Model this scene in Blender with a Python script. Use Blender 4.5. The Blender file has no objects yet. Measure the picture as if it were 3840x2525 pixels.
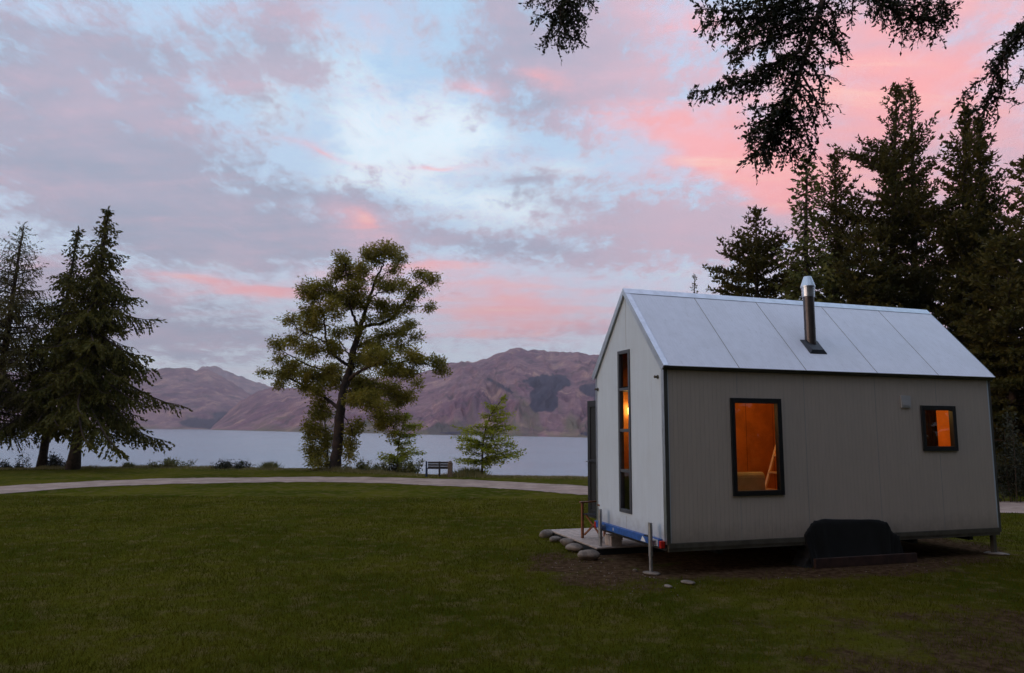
import bpy, math, random
import numpy as np
from mathutils import Matrix, Vector

C = bpy.context.scene
COL = C.collection
R = math.radians
CAMZ = 2.07

# ---------------------------------------------------------------- camera
F_PX, PITCH, ROLL = 2692.2, R(7.31), R(-0.32)
cp_, sp_, cr_, sr_ = math.cos(PITCH), math.sin(PITCH), math.cos(ROLL), math.sin(ROLL)
cam_d = bpy.data.cameras.new('camera')
cam = bpy.data.objects.new('camera', cam_d); COL.objects.link(cam)
cam_d.sensor_width = 36; cam_d.lens = F_PX / 3840 * 36
cam_d.clip_start = 0.05; cam_d.clip_end = 40000
rx = (cr_, sp_ * sr_, -cp_ * sr_); ux = (sr_, -sp_ * cr_, cp_ * cr_); bx_ = (0, -cp_, -sp_)
cam.matrix_world = Matrix(((rx[0], ux[0], bx_[0], 0), (rx[1], ux[1], bx_[1], 0), (rx[2], ux[2], bx_[2], CAMZ), (0, 0, 0, 1)))
C.camera = cam

def ray(px, py):
    """direction of a point of a 2380 px wide view, Y forward = 1-ish"""
    x3 = (px * 3840 / 2380 - 1920) / F_PX; z3 = -(py * 3840 / 2380 - 1262.5) / F_PX
    x = cr_ * x3 + sr_ * z3; z2 = -sr_ * x3 + cr_ * z3
    return np.array([x, cp_ - sp_ * z2, sp_ + cp_ * z2])
def at(px, py, Y):
    d = ray(px, py); p = d * (Y / d[1]); p[2] += CAMZ; return p
def onz(px, py, z=0.0):
    d = ray(px, py); p = d * ((z - CAMZ) / d[2]); p[2] += CAMZ; return p
def azel(px, py):
    d = ray(px, py); return math.degrees(math.atan2(d[0], d[1])), math.degrees(math.atan2(d[2], math.hypot(d[0], d[1])))

# ---------------------------------------------------------------- node helper
def lin(r, g, b):
    f = lambda c: (c / 255 / 12.92) if c / 255 <= 0.04045 else ((c / 255 + 0.055) / 1.055) ** 2.4
    return (f(r), f(g), f(b), 1)
class NT:
    def __init__(s, tree): s.t = tree; s.n = tree.nodes; s.l = tree.links
    def new(s, typ, **kw):
        n = s.n.new(typ)
        for k, v in kw.items(): setattr(n, k, v)
        return n
    def put(s, sock, v):
        if hasattr(v, 'is_output'): s.l.new(v, sock)
        else: sock.default_value = v
    def m(s, op, a, b=None, c=None, clamp=False):
        n = s.new('ShaderNodeMath', operation=op); n.use_clamp = clamp
        s.put(n.inputs[0], a)
        if b is not None: s.put(n.inputs[1], b)
        if c is not None: s.put(n.inputs[2], c)
        return n.outputs[0]
    def mix(s, f, a, b, bt='MIX'):
        n = s.new('ShaderNodeMix', data_type='RGBA', blend_type=bt)
        s.put(n.inputs[0], f); s.put(n.inputs[6], a); s.put(n.inputs[7], b); return n.outputs[2]
    def noise(s, vec, scale, detail=4, rough=0.55, dist=0.0, out=0):
        n = s.new('ShaderNodeTexNoise'); s.put(n.inputs['Vector'], vec)
        n.inputs['Scale'].default_value = scale; n.inputs['Detail'].default_value = detail
        n.inputs['Roughness'].default_value = rough; n.inputs['Distortion'].default_value = dist
        return n.outputs[out]
    def step(s, v, a, b, lo=0, hi=1):
        n = s.new('ShaderNodeMapRange', interpolation_type='SMOOTHSTEP'); s.put(n.inputs[0], v)
        n.inputs[1].default_value = a; n.inputs[2].default_value = b
        n.inputs[3].default_value = lo; n.inputs[4].default_value = hi; return n.outputs[0]
    def comb(s, x, y, z):
        n = s.new('ShaderNodeCombineXYZ'); s.put(n.inputs[0], x); s.put(n.inputs[1], y); s.put(n.inputs[2], z); return n.outputs[0]
    def sep(s, v):
        n = s.new('ShaderNodeSeparateXYZ'); s.put(n.inputs[0], v); return n.outputs
    def map(s, v, loc=(0, 0, 0), rot=(0, 0, 0), sc=(1, 1, 1), typ='POINT'):
        n = s.new('ShaderNodeMapping', vector_type=typ); s.put(n.inputs[0], v)
        n.inputs['Location'].default_value = loc; n.inputs['Rotation'].default_value = rot; n.inputs['Scale'].default_value = sc
        return n.outputs[0]

# ---------------------------------------------------------------- world: dusk sky with thin pink and lilac cloud
SUN_EL, SUN_AZ = R(11), R(252)           # azimuth clockwise from +Y: low, at the left and a little behind the viewer
W = bpy.data.worlds.new('World'); C.world = W; W.use_nodes = True
t = NT(W.node_tree); t.n.clear()
wo = t.new('ShaderNodeOutputWorld'); bg = t.new('ShaderNodeBackground'); bg.inputs[1].default_value = 0.1
t.l.new(bg.outputs[0], wo.inputs[0])
sky = t.new('ShaderNodeTexSky', sky_type='NISHITA'); sky.sun_disc = False
sky.sun_elevation = SUN_EL; sky.sun_rotation = SUN_AZ; sky.dust_density = 2.0
D = t.new('ShaderNodeTexCoord').outputs['Generated']
dx, dy, dz = t.sep(D)
azr = t.m('ARCTAN2', dx, dy); az = t.m('MULTIPLY', azr, 57.29578)
el = t.m('MULTIPLY', t.m('ARCSINE', dz), 57.29578)
zz = t.m('ADD', t.m('MAXIMUM', dz, 0.0), 0.13)
P = t.comb(t.m('DIVIDE', dx, zz), t.m('DIVIDE', dy, zz), 0.0)
warp = t.noise(P, 0.9, 4, 0.6, 0, 1)
wx, wy, wz = t.sep(warp)
azw = t.m('ADD', az, t.m('MULTIPLY', t.m('SUBTRACT', wx, 0.5), 14.0))
elw = t.m('ADD', el, t.m('MULTIPLY', t.m('SUBTRACT', wy, 0.5), 7.0))
AE = t.comb(azw, elw, 0.0)
AE0 = t.comb(az, el, 0.0)
Pw = t.map(P, rot=(0, 0, R(25)), sc=(1.0, 0.62, 1))
fine = t.noise(Pw, 12.0, 10, 0.72, 0.12)             # broken mackerel texture
mid = t.noise(t.map(P, loc=(3.1, 1.7, 0), rot=(0, 0, R(20)), sc=(0.6, 1.0, 1)), 3.2, 9, 0.66, 0.25)
wisp = t.noise(t.map(P, loc=(7.3, 2.1, 0), rot=(0, 0, R(-12)), sc=(0.3, 1.2, 1)), 4.0, 9, 0.68, 0.4)
def blobs(lst, vec):
    acc = None
    for (px, py, hw, hh, rot, amp) in lst:
        a, e = azel(px, py)
        k = 35.0 / 1190
        v = t.map(vec, loc=(a, e, 0), rot=(0, 0, R(-rot)), sc=(hw * k * 1.45, hh * k * 1.45, 1), typ='TEXTURE')
        g = t.new('ShaderNodeTexGradient', gradient_type='QUADRATIC_SPHERE'); t.l.new(v, g.inputs[0])
        b = t.m('MULTIPLY', g.outputs['Fac'], amp)
        acc = b if acc is None else t.m('ADD', acc, b)
    return acc
# base air colour: paler low down, bluer overhead; dim lilac behind the viewer
base = t.mix(t.step(el, 2, 34), lin(188, 200, 218), lin(158, 190, 216))
base = t.mix(t.step(el, 38, 70), base, lin(188, 194, 220))
nish = t.mix(1.0, sky.outputs[0], (0.55, 0.55, 0.55, 1), 'MULTIPLY')
base = t.mix(0.10, base, nish)
col = base
bright = blobs([(990, 320, 340, 130, -8, 1.35), (900, 380, 420, 60, -14, .7), (1080, 270, 200, 60, 12, .5), (1120, 470, 380, 100, 4, 1.5), (820, 300, 160, 150, 30, .8), (620, 240, 140, 200, 20, .6), (560, 600, 200, 30, 0, .8),
                (480, 790, 160, 50, 5, .6), (1330, 400, 200, 50, 0, .8), (1600, 620, 300, 40, 0, .55), (700, 130, 500, 90, 0, .4), (30, 340, 60, 40, 0, .5)], AE)
mb_ = t.step(t.m('ADD', bright, t.m('MULTIPLY', t.m('ADD', t.m('SUBTRACT', mid, .5), t.m('MULTIPLY', t.m('SUBTRACT', fine, .5), .8)), 2.3)), 0.0, 1.1)
col = t.mix(mb_, col, lin(216, 233, 243))
grey = blobs([(240, 380, 620, 230, 10, 2.3), (260, 110, 480, 130, -5, 1.25), (640, 110, 240, 190, 40, 1.0), (1340, 140, 460, 200, 8, 2.4), (470, 530, 520, 80, 8, 1.5),
              (350, 730, 380, 90, 5, 1.6), (1560, 520, 520, 130, 4, 1.9), (1150, 590, 520, 55, 3, 1.4), (1250, 420, 360, 40, -4, 1.0), (820, 480, 280, 80, 5, 1.3), (1950, 330, 380, 300, 0, 1.6), (2300, 420, 300, 220, 0, 1.4),
              (2100, 60, 480, 130, 0, 1.3), (150, 640, 300, 70, 0, 1.2), (700, 560, 330, 60, 0, 1.1), (600, 790, 700, 60, 0, .9), (1400, 780, 500, 60, 0, 1.0)], AE)
mg = t.step(t.m('ADD', grey, t.m('ADD', t.m('MULTIPLY', t.m('SUBTRACT', fine, .5), 4.0), t.m('MULTIPLY', t.m('SUBTRACT', mid, .5), 2.2))), 0.05, 1.15)
gcol = t.mix(t.step(mid, .35, .7), lin(138, 148, 168), lin(168, 158, 176))
gcol = t.mix(t.step(az, 0, 14), gcol, lin(192, 166, 180))
col = t.mix(t.m('MULTIPLY', mg, 0.92), col, gcol)
pink = blobs([(1640, 330, 460, 130, 22, 2.2), (1770, 440, 240, 90, 35, 1.4), (2080, 200, 640, 420, 0, 2.0), (1600, 60, 360, 120, 10, 1.2), (600, 668, 300, 42, -8, 2.3), (480, 640, 220, 24, 5, 1.3),
              (820, 530, 150, 100, 20, 1.7), (1180, 690, 520, 80, 3, 2.3), (1230, 765, 520, 80, 0, 1.7), (1010, 640, 220, 28, -8, 1.2), (1110, 200, 120, 28, 8, 1.2), (1270, 165, 180, 40, 8, 1.1), (1040, 375, 180, 14, 2, 1.3),
              (740, 355, 200, 14, 6, 1.2), (830, 70, 150, 40, 10, .5), (1750, 640, 420, 80, 0, 1.1), (2330, 700, 360, 360, 0, 1.6), (60, 610, 200, 34, 0, 1.1)], AE)
mp = t.step(t.m('ADD', pink, t.m('ADD', t.m('MULTIPLY', t.m('SUBTRACT', wisp, .5), 3.4), t.m('MULTIPLY', t.m('SUBTRACT', fine, .5), 1.8))), -0.35, 2.3)
pcol = t.mix(t.step(t.m('ADD', pink, t.m('MULTIPLY', t.m('SUBTRACT', wisp, .5), 2.0)), .5, 1.6), lin(222, 176, 188), lin(252, 160, 156))
pcol = t.mix(t.m('MULTIPLY', t.step(wisp, .48, .68), t.step(pink, .7, 1.6)), pcol, lin(255, 188, 170))
col = t.mix(t.m('MULTIPLY', mp, 0.85), col, pcol)
back = t.m('MULTIPLY', t.step(t.m('ABSOLUTE', az), 62, 120), t.step(el, 22, 50, 1, 0))
col = t.mix(t.m('MULTIPLY', back, .80), col, lin(66, 58, 62))
col = t.mix(t.step(el, -4, 0, 1, 0), col, lin(70, 72, 84))
hsv = t.new('ShaderNodeVectorMath', operation='SCALE'); t.l.new(col, hsv.inputs[0]); hsv.inputs['Scale'].default_value = 14.2
t.l.new(hsv.outputs[0], bg.inputs[0])

# ---------------------------------------------------------------- sun: last faint warm light, very soft
sd = bpy.data.lights.new('sun', 'SUN'); sd.energy = 0.5; sd.angle = R(20); sd.color = (1.0, 0.74, 0.62)
sun = bpy.data.objects.new('sun', sd); COL.objects.link(sun)
sv = Vector((math.sin(SUN_AZ) * math.cos(SUN_EL), math.cos(SUN_AZ) * math.cos(SUN_EL), math.sin(SUN_EL)))
sun.rotation_euler = sv.to_track_quat('Z', 'Y').to_euler()
vs = C.view_settings
C.display_settings.display_device = 'sRGB'
vs.view_transform = 'Standard'; vs.look = 'None'; vs.exposure = 0.0; vs.gamma = 1.0; vs.use_curve_mapping = False
C.render.resolution_x, C.render.resolution_y = 1024, 673

# ---------------------------------------------------------------- mesh helpers
rng = np.random.default_rng(7)
class MB:
    def __init__(s): s.v = []; s.f = []; s.n = 0
    def add(s, V, Fc):
        V = np.asarray(V, float).reshape(-1, 3); s.v.append(V)
        Fc = [np.asarray(Fc)] if isinstance(Fc, np.ndarray) else Fc
        for a in Fc: s.f.append(np.atleast_2d(np.asarray(a, int)) + s.n)
        s.n += len(V)
    def box(s, lo, hi):
        x0, y0, z0 = lo; x1, y1, z1 = hi
        V = [(x0, y0, z0), (x1, y0, z0), (x1, y1, z0), (x0, y1, z0), (x0, y0, z1), (x1, y0, z1), (x1, y1, z1), (x0, y1, z1)]
        s.add(V, np.array([(0, 3, 2, 1), (4, 5, 6, 7), (0, 1, 5, 4), (1, 2, 6, 5), (2, 3, 7, 6), (3, 0, 4, 7)])); return s
    def bar(s, a, b, w, h, up=(0, 0, 1)):
        a, b, up = map(lambda q: np.asarray(q, float), (a, b, up)); d = b - a; d /= np.linalg.norm(d)
        sd_ = np.cross(d, up)
        if np.linalg.norm(sd_) < 1e-3: sd_ = np.cross(d, (1, 0, 0))
        sd_ /= np.linalg.norm(sd_); u = np.cross(sd_, d)
        V = [p + sd_ * i * w / 2 + u * j * h / 2 for p in (a, b) for i, j in ((-1, -1), (1, -1), (1, 1), (-1, 1))]
        s.add(V, np.array([(0, 3, 2, 1), (4, 5, 6, 7), (0, 1, 5, 4), (1, 2, 6, 5), (2, 3, 7, 6), (3, 0, 4, 7)])); return s
    def tube(s, path, rad, n=6, caps=True):
        p = np.asarray(path, float); k = len(p); rad = np.broadcast_to(np.asarray(rad, float), (k,))
        d = np.gradient(p, axis=0); d /= np.linalg.norm(d, axis=1)[:, None] + 1e-9
        ref = np.array([0, 0, 1.0]) if abs(d[0][2]) < .8 else np.array([1.0, 0, 0])
        a = np.cross(d, ref); a /= np.linalg.norm(a, axis=1)[:, None] + 1e-9; b = np.cross(d, a)
        th = np.arange(n) * 2 * np.pi / n
        V = p[:, None] + rad[:, None, None] * (np.cos(th)[None, :, None] * a[:, None] + np.sin(th)[None, :, None] * b[:, None])
        i = np.arange(k - 1)[:, None] * n; j = np.arange(n)[None]; j2 = (j + 1) % n
        Fq = np.stack([i + j, i + j2, i + n + j2, i + n + j], -1).reshape(-1, 4)
        fs = [Fq]
        if caps: fs += [np.arange(n)[::-1][None], (np.arange(n) + (k - 1) * n)[None]]
        s.add(V.reshape(-1, 3), fs); return s
    def lathe(s, prof, c=(0, 0, 0), n=20, caps=True):
        return s.tube([(c[0], c[1], c[2] + z) for r, z in prof], [r for r, z in prof], n, caps) if False else s._lathe(prof, c, n)
    def _lathe(s, prof, c, n):
        th = np.arange(n) * 2 * np.pi / n
        V = np.array([[(c[0] + r * math.cos(a), c[1] + r * math.sin(a), c[2] + z) for a in th] for r, z in prof]).reshape(-1, 3)
        k = len(prof); i = np.arange(k - 1)[:, None] * n; j = np.arange(n)[None]; j2 = (j + 1) % n
        s.add(V, [np.stack([i + j, i + j2, i + n + j2, i + n + j], -1).reshape(-1, 4), np.arange(n)[::-1][None], (np.arange(n) + (k - 1) * n)[None]]); return s
    def quads(s, Q):
        Q = np.asarray(Q); k = len(Q); s.add(Q.reshape(-1, 3), np.arange(k * 4).reshape(-1, 4)); return s
    def tris(s, Q):
        Q = np.asarray(Q); k = len(Q); s.add(Q.reshape(-1, 3), np.arange(k * 3).reshape(-1, 3)); return s
    def prism(s, poly, ax, a, b):
        """extrude a 2D polygon along axis ax (0 x, 1 y, 2 z) from a to b"""
        o = [i for i in range(3) if i != ax]; k = len(poly); V = np.zeros((2 * k, 3))
        for q, val in enumerate((a, b)):
            for i, pt in enumerate(poly): V[q * k + i, ax] = val; V[q * k + i, o[0]] = pt[0]; V[q * k + i, o[1]] = pt[1]
        i = np.arange(k); j = (i + 1) % k
        s.add(V, [i[None], (i + k)[::-1][None], np.stack([j, i, i + k, j + k], -1)]); return s
    def each(s, name, mat, parent=None, **kw):
        out = []
        for V, off in zip(s.v, np.cumsum([0] + [len(v) for v in s.v[:-1]])):
            m = MB(); m.v = [V]; m.n = len(V); m.f = [f - off for f in s.f if f.min() >= off and f.max() < off + len(V)]; out.append(m.build(name, mat, parent, **kw))
        return out
    def build(s, name, mat, parent=None, smooth=False, bevel=0, recalc=False):
        V = np.concatenate(s.v); me = bpy.data.meshes.new(name)
        loops = np.concatenate([a.ravel() for a in s.f]); cnt = np.concatenate([np.full(len(a), a.shape[1]) for a in s.f])
        me.vertices.add(len(V)); me.vertices.foreach_set('co', V.astype(np.float32).ravel())
        me.loops.add(len(loops)); me.loops.foreach_set('vertex_index', loops.astype(np.int32))
        me.polygons.add(len(cnt)); me.polygons.foreach_set('loop_start', np.concatenate([[0], np.cumsum(cnt)[:-1]]).astype(np.int32))
        me.update(calc_edges=True)
        if recalc:
            import bmesh
            b = bmesh.new(); b.from_mesh(me); bmesh.ops.recalc_face_normals(b, faces=b.faces); b.to_mesh(me); b.free()
        me.polygons.foreach_set('use_smooth', np.full(len(cnt), bool(smooth)))
        me.materials.append(mat)
        o = bpy.data.objects.new(name, me); COL.objects.link(o)
        if parent: o.parent = parent
        if bevel:
            m = o.modifiers.new('bevel', 'BEVEL'); m.width = bevel; m.segments = 2; m.limit_method = 'ANGLE'
        return o
def tag(o, label=None, cat=None, group=None, kind=None):
    if label: o['label'] = label
    if cat: o['category'] = cat
    if group: o['group'] = group
    if kind: o['kind'] = kind
    return o
def empty(name, loc, rz=0.0):
    o = bpy.data.objects.new(name, None); COL.objects.link(o); o.location = loc; o.rotation_euler = (0, 0, rz); o.empty_display_size = 0.3
    return o

# ---------------------------------------------------------------- numpy noise
def _h(ix, iy, sd):
    n = (ix.astype(np.int64) * 374761393 + iy.astype(np.int64) * 668265263 + sd * 1442695041) & 0xffffffff
    n = ((n ^ (n >> 13)) * 1274126177) & 0xffffffff
    return ((n ^ (n >> 16)) & 0xffffff) / float(0xffffff)
def vnoise(x, y, sd=0):
    ix, iy = np.floor(x), np.floor(y); fx, fy = x - ix, y - iy
    fx = fx * fx * fx * (fx * (fx * 6 - 15) + 10); fy = fy * fy * fy * (fy * (fy * 6 - 15) + 10)
    a, b, c, d = _h(ix, iy, sd), _h(ix + 1, iy, sd), _h(ix, iy + 1, sd), _h(ix + 1, iy + 1, sd)
    return (a * (1 - fx) + b * fx) * (1 - fy) + (c * (1 - fx) + d * fx) * fy
def fbm(x, y, o=5, sd=0, g=.5):
    s_, a, q = 0, 1, 0
    for i in range(o): s_ = s_ + a * vnoise(x * 2 ** i + 17 * i, y * 2 ** i + 31 * i, sd + i); q += a; a *= g
    return s_ / q
def ridged(x, y, o=5, sd=0, g=.5):
    s_, a, q = 0, 1, 0
    for i in range(o): s_ = s_ + a * (1 - abs(2 * vnoise(x * 2 ** i + 13 * i, y * 2 ** i + 7 * i, sd + i) - 1)); q += a; a *= g
    return s_ / q

# ---------------------------------------------------------------- materials
def pmat(name, col, rough=.6, metal=0.0, var=0.0, vscale=5.0, bump=0.0, bscale=40.0, col2=None, spec=.5, detail=5):
    m = bpy.data.materials.new(name); m.use_nodes = True; q = NT(m.node_tree); b = q.n['Principled BSDF']
    b.inputs['Roughness'].default_value = rough; b.inputs['Metallic'].default_value = metal
    b.inputs['Specular IOR Level'].default_value = spec
    oc = q.new('ShaderNodeTexCoord').outputs['Object']
    c2 = col2 if col2 else tuple(c * (1 - var) for c in col[:3]) + (1,)
    nz = q.noise(oc, vscale, detail, .6)
    q.l.new(q.mix(q.step(nz, .35, .65), (*c2[:3], 1), (*col[:3], 1)), b.inputs['Base Color'])
    if bump:
        bp = q.new('ShaderNodeBump'); bp.inputs['Strength'].default_value = bump; bp.inputs['Distance'].default_value = .01
        q.l.new(q.noise(oc, bscale, 4, .6), bp.inputs['Height']); q.l.new(bp.outputs[0], b.inputs['Normal'])
    return m
def leafmat(name, a, b_, c_, tr=.25, spec=.25):
    m = bpy.data.materials.new(name); m.use_nodes = True; q = NT(m.node_tree); b = q.n['Principled BSDF']
    oc = q.new('ShaderNodeTexCoord').outputs['Object']; rnd = q.new('ShaderNodeNewGeometry').outputs['Random Per Island']
    n1 = q.noise(oc, .9, 3, .6)
    c = q.mix(q.step(n1, .38, .62), (*a, 1), (*b_, 1))
    c = q.mix(q.m('MULTIPLY', rnd, .6), c, (*c_, 1))
    q.l.new(c, b.inputs['Base Color']); b.inputs['Roughness'].default_value = .6; b.inputs['Specular IOR Level'].default_value = spec
    tl = q.new('ShaderNodeBsdfTranslucent'); q.l.new(c, tl.inputs[0])
    mx = q.new('ShaderNodeMixShader'); mx.inputs[0].default_value = tr
    q.l.new(b.outputs[0], mx.inputs[1]); q.l.new(tl.outputs[0], mx.inputs[2]); q.l.new(mx.outputs[0], q.n['Material Output'].inputs[0])
    return m
M = {}
M['bark'] = pmat('bark', (.075, .045, .03), .9, var=.55, vscale=9, bump=.8, bscale=30)
M['bark_euc'] = pmat('eucalyptus bark', (.055, .028, .018), .85, var=.7, vscale=2.5, bump=.6, bscale=14, col2=(.014, .008, .006))
M['spruce'] = leafmat('spruce needles', (.036, .042, .009), (.085, .080, .016), (.17, .135, .030), .25, .08)
M['larch'] = leafmat('larch needles', (.065, .062, .022), (.11, .095, .032), (.16, .125, .05), .3, .05)
M['pine'] = leafmat('pine needles', (.045, .046, .010), (.092, .076, .016), (.12, .09, .026), .25, .08)
M['ivy'] = leafmat('ivy leaves', (.09, .105, .020), (.15, .15, .034), (.19, .17, .05))
M['euc'] = leafmat('eucalyptus leaves', (.145, .145, .018), (.27, .225, .032), (.40, .31, .07), .4, .08)
M['oak'] = leafmat('young oak leaves', (.25, .29, .02), (.35, .37, .04), (.45, .43, .08), .5, .05)
M['fir'] = leafmat('fir needles', (.016, .026, .010), (.030, .040, .012), (.045, .045, .018))
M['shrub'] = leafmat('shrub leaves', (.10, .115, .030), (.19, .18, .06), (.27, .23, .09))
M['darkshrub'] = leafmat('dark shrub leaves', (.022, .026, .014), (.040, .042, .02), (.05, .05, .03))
M['steel'] = pmat('galvanised steel', (.42, .43, .45), .42, .85, var=.25, vscale=18)
M['blue'] = pmat('blue paint', (.03, .12, .42), .45, var=.3, vscale=12)
M['navy'] = pmat('navy paint', (.02, .035, .09), .6, var=.3)
M['red'] = pmat('red lens', (.5, .02, .015), .25, var=.2)
M['white'] = pmat('white sticker', (.75, .76, .78), .5, var=.1)
M['blackframe'] = pmat('black window frame', (.012, .012, .014), .42, var=.3)
M['greyframe'] = pmat('grey window frame', (.075, .08, .095), .45, var=.2)
M['black'] = pmat('black', (.01, .01, .01), .7, var=.3)
M['tarp'] = pmat('black tarpaulin', (.004, .0035, .0035), .8, var=.4, vscale=6, bump=.5, bscale=9)
M['timber'] = pmat('weathered red timber', (.055, .022, .014), .85, var=.5, vscale=6, bump=.4)
M['deck'] = pmat('deck boards', (.48, .38, .32), .8, var=.3, vscale=8, bump=.3)
M['chairwood'] = pmat('chair wood', (.26, .085, .03), .5, var=.4, vscale=14)
M['canvas'] = pmat('black canvas', (.012, .011, .013), .85, var=.3)
M['benchwood'] = pmat('bench wood', (.06, .045, .042), .8, var=.4, vscale=12)
M['postwood'] = pmat('post wood', (.19, .125, .085), .85, var=.4, vscale=12)
M['rock'] = pmat('river stone', (.26, .21, .17), .9, var=.5, vscale=7, bump=.5, bscale=25)
M['concrete'] = pmat('concrete pad', (.30, .27, .24), .9, var=.3, vscale=14)
M['rail'] = pmat('chassis rail', (.13, .115, .09), .55, .3, var=.3)
M['flue'] = pmat('dark flue pipe', (.11, .095, .095), .38, .75, var=.3, vscale=8)
M['flash'] = pmat('flue flashing', (.02, .022, .03), .5, var=.3)
M['trim'] = pmat('bare aluminium trim', (.62, .65, .70), .28, .9, var=.15, vscale=6)
M['dtrim'] = pmat('dark corner trim', (.10, .10, .09), .5, .3, var=.2)

# ---------------------------------------------------------------- ground
HO = np.array([2.24, 10.57, 0.0]); HA = -1.2607             # house origin (near corner) and turn
def hw(x, y, z=0.0):
    c, s = math.cos(HA), math.sin(HA); return np.array([HO[0] + c * x - s * y, HO[1] + s * x + c * y, z])
bankpts = sorted([tuple(onz(px, py)[:2]) for px, py in ((-200, 1090), (0, 1090), (300, 1087), (700, 1092), (860, 1099), (1000, 1106), (1200, 1108), (1360, 1110))])
bankx = np.array([-60] + [p[0] for p in bankpts] + [9, 16, 24, 45, 90]); banky = np.array([38] + [p[1] for p in bankpts] + [33, 36, 52, 120, 400])
def gz(x, y):
    e = np.interp(x, bankx, banky)
    und = (fbm(x * .12, y * .12, 3, 5) - .5) * .10 * np.clip((np.hypot(x - 4, y - 11) - 5) / 10, 0, 1) * np.clip((y - 3) / 6, 0, 1)
    drop = np.clip(y - e - .3, 0, None)
    z = und - 8.2 * (1 - np.exp(-drop / 14.0)) * np.clip(drop / 3, 0, 1)
    hm_ = np.clip((x - .40 * np.maximum(y, 1)) / (.14 * np.maximum(y, 1) + .5), 0, 1)
    hill = hm_ * (np.clip((y - 23.0) * .10, 0, 11) + np.clip((x - 15) * .05, 0, 3) * np.clip((y - 23.5) / 10, 0, 1))
    return z + hill
xs = np.concatenate([np.linspace(-400, -62, 24), np.linspace(-60, 60, 221), np.linspace(62, 400, 24)])
ys = np.concatenate([np.linspace(-120, -12, 12), np.linspace(-10, 60, 181), np.linspace(61, 130, 30), np.linspace(140, 420, 15)])
X, Y = np.meshgrid(xs, ys, indexing='ij'); Z = gz(X, Y)
g = MB(); nx, ny = len(xs), len(ys); i = np.arange(nx - 1)[:, None] * ny; j = np.arange(ny - 1)[None]
g.add(np.stack([X, Y, Z], -1).reshape(-1, 3), np.stack([i + j, i + ny + j, i + ny + j + 1, i + j + 1], -1).reshape(-1, 4))
m = bpy.data.materials.new('lawn'); m.use_nodes = True; q = NT(m.node_tree); b = q.n['Principled BSDF']
oc = q.new('ShaderNodeTexCoord').outputs['Object']
n1 = q.noise(oc, .35, 5, .6); n2 = q.noise(oc, 3.0, 6, .65); n3 = q.noise(oc, 45, 3, .6)
gcolr = q.mix(q.step(n1, .35, .65), (.052, .064, .005, 1), (.112, .104, .011, 1))
gcolr = q.mix(q.step(n2, .45, .72), gcolr, (.17, .125, .05, 1))
gcolr = q.mix(q.m('MULTIPLY', q.step(n3, .3, .7), .5), gcolr, (.024, .028, .005, 1))
# bare soil where the ground is trodden and shaded by the house and the big conifers
def ell(cx, cy, rx_, ry_, rot=0.0):
    v = q.map(oc, loc=(cx, cy, 0), rot=(0, 0, rot), sc=(rx_, ry_, 1), typ='TEXTURE')
    s_ = q.new('ShaderNodeVectorMath', operation='LENGTH'); q.l.new(q.map(v, sc=(1, 1, 0)), s_.inputs[0]); return s_.outputs['Value']
hc = hw(-1.2, 3.0)
dm = q.step(ell(hc[0], hc[1], 2.2, 4.6, HA), .75, 1.12, 1, 0)
jf = hw(-.8, -.9); dm2 = q.step(ell(jf[0], jf[1], 2.0, 1.15, HA), .25, 1.15, 1, 0)
dm3 = q.step(ell(7.0, 6.0, 6.0, 4.5), .35, 1.2, .80, 0)
dn = q.noise(oc, 1.15, 9, .72)
dirt = q.m('MAXIMUM', q.m('MAXIMUM', dm, dm2), dm3)
dmask = q.step(q.m('ADD', dirt, q.m('MULTIPLY', q.m('SUBTRACT', dn, .5), 3.4)), .38, .85)
soil = q.mix(q.step(q.noise(oc, 9, 6, .7), .35, .7), (.045, .026, .014, 1), (.125, .078, .045, 1))
q.l.new(q.mix(dmask, gcolr, soil), b.inputs['Base Color']); b.inputs['Roughness'].default_value = 1; b.inputs['Specular IOR Level'].default_value = 0
bp = q.new('ShaderNodeBump'); bp.inputs['Strength'].default_value = .8; bp.inputs['Distance'].default_value = .04
q.l.new(q.noise(oc, 16, 6, .7), bp.inputs['Height']); q.l.new(bp.outputs[0], b.inputs['Normal'])
o = g.build('ground', m, smooth=True); tag(o, kind='structure')

# gravel path, curving across the lawn and behind the cabin
farp = [(-300, 1146), (0, 1130), (250, 1117), (500, 1112), (750, 1109.5), (1000, 1113), (1200, 1121), (1360, 1129)]
nearp = [(-300, 1172), (0, 1148), (250, 1131), (500, 1124), (750, 1121), (1000, 1128), (1200, 1137), (1360, 1150)]
fp = [onz(*p)[:2] for p in farp] + [np.array([5.5, 24.9]), np.array([9.5, 23.0]), np.array([14.8, 21.6]), np.array([25, 20.5]), np.array([45, 22])]
npz = [onz(*p)[:2] for p in nearp] + [np.array([5.2, 21.4]), np.array([8.8, 20.0]), np.array([12.8, 18.7]), np.array([25, 17.2]), np.array([45, 18.5])]
def dens(pts, k=24):
    pts = np.array(pts); tt = np.arange(len(pts)); u = np.linspace(0, len(pts) - 1, (len(pts) - 1) * k + 1)
    def cr(c):
        e = np.concatenate([[2 * c[0] - c[1]], c, [2 * c[-1] - c[-2]]]); i0 = np.clip(u.astype(int), 0, len(pts) - 2); w = u - i0
        a, b_, c_, d = e[i0], e[i0 + 1], e[i0 + 2], e[i0 + 3]
        return .5 * (2 * b_ + (c_ - a) * w + (2 * a - 5 * b_ + 4 * c_ - d) * w * w + (3 * b_ - a - 3 * c_ + d) * w ** 3)
    return np.stack([cr(pts[:, 0]), cr(pts[:, 1])], -1)
A = dens(fp); B = dens(npz)
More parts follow.
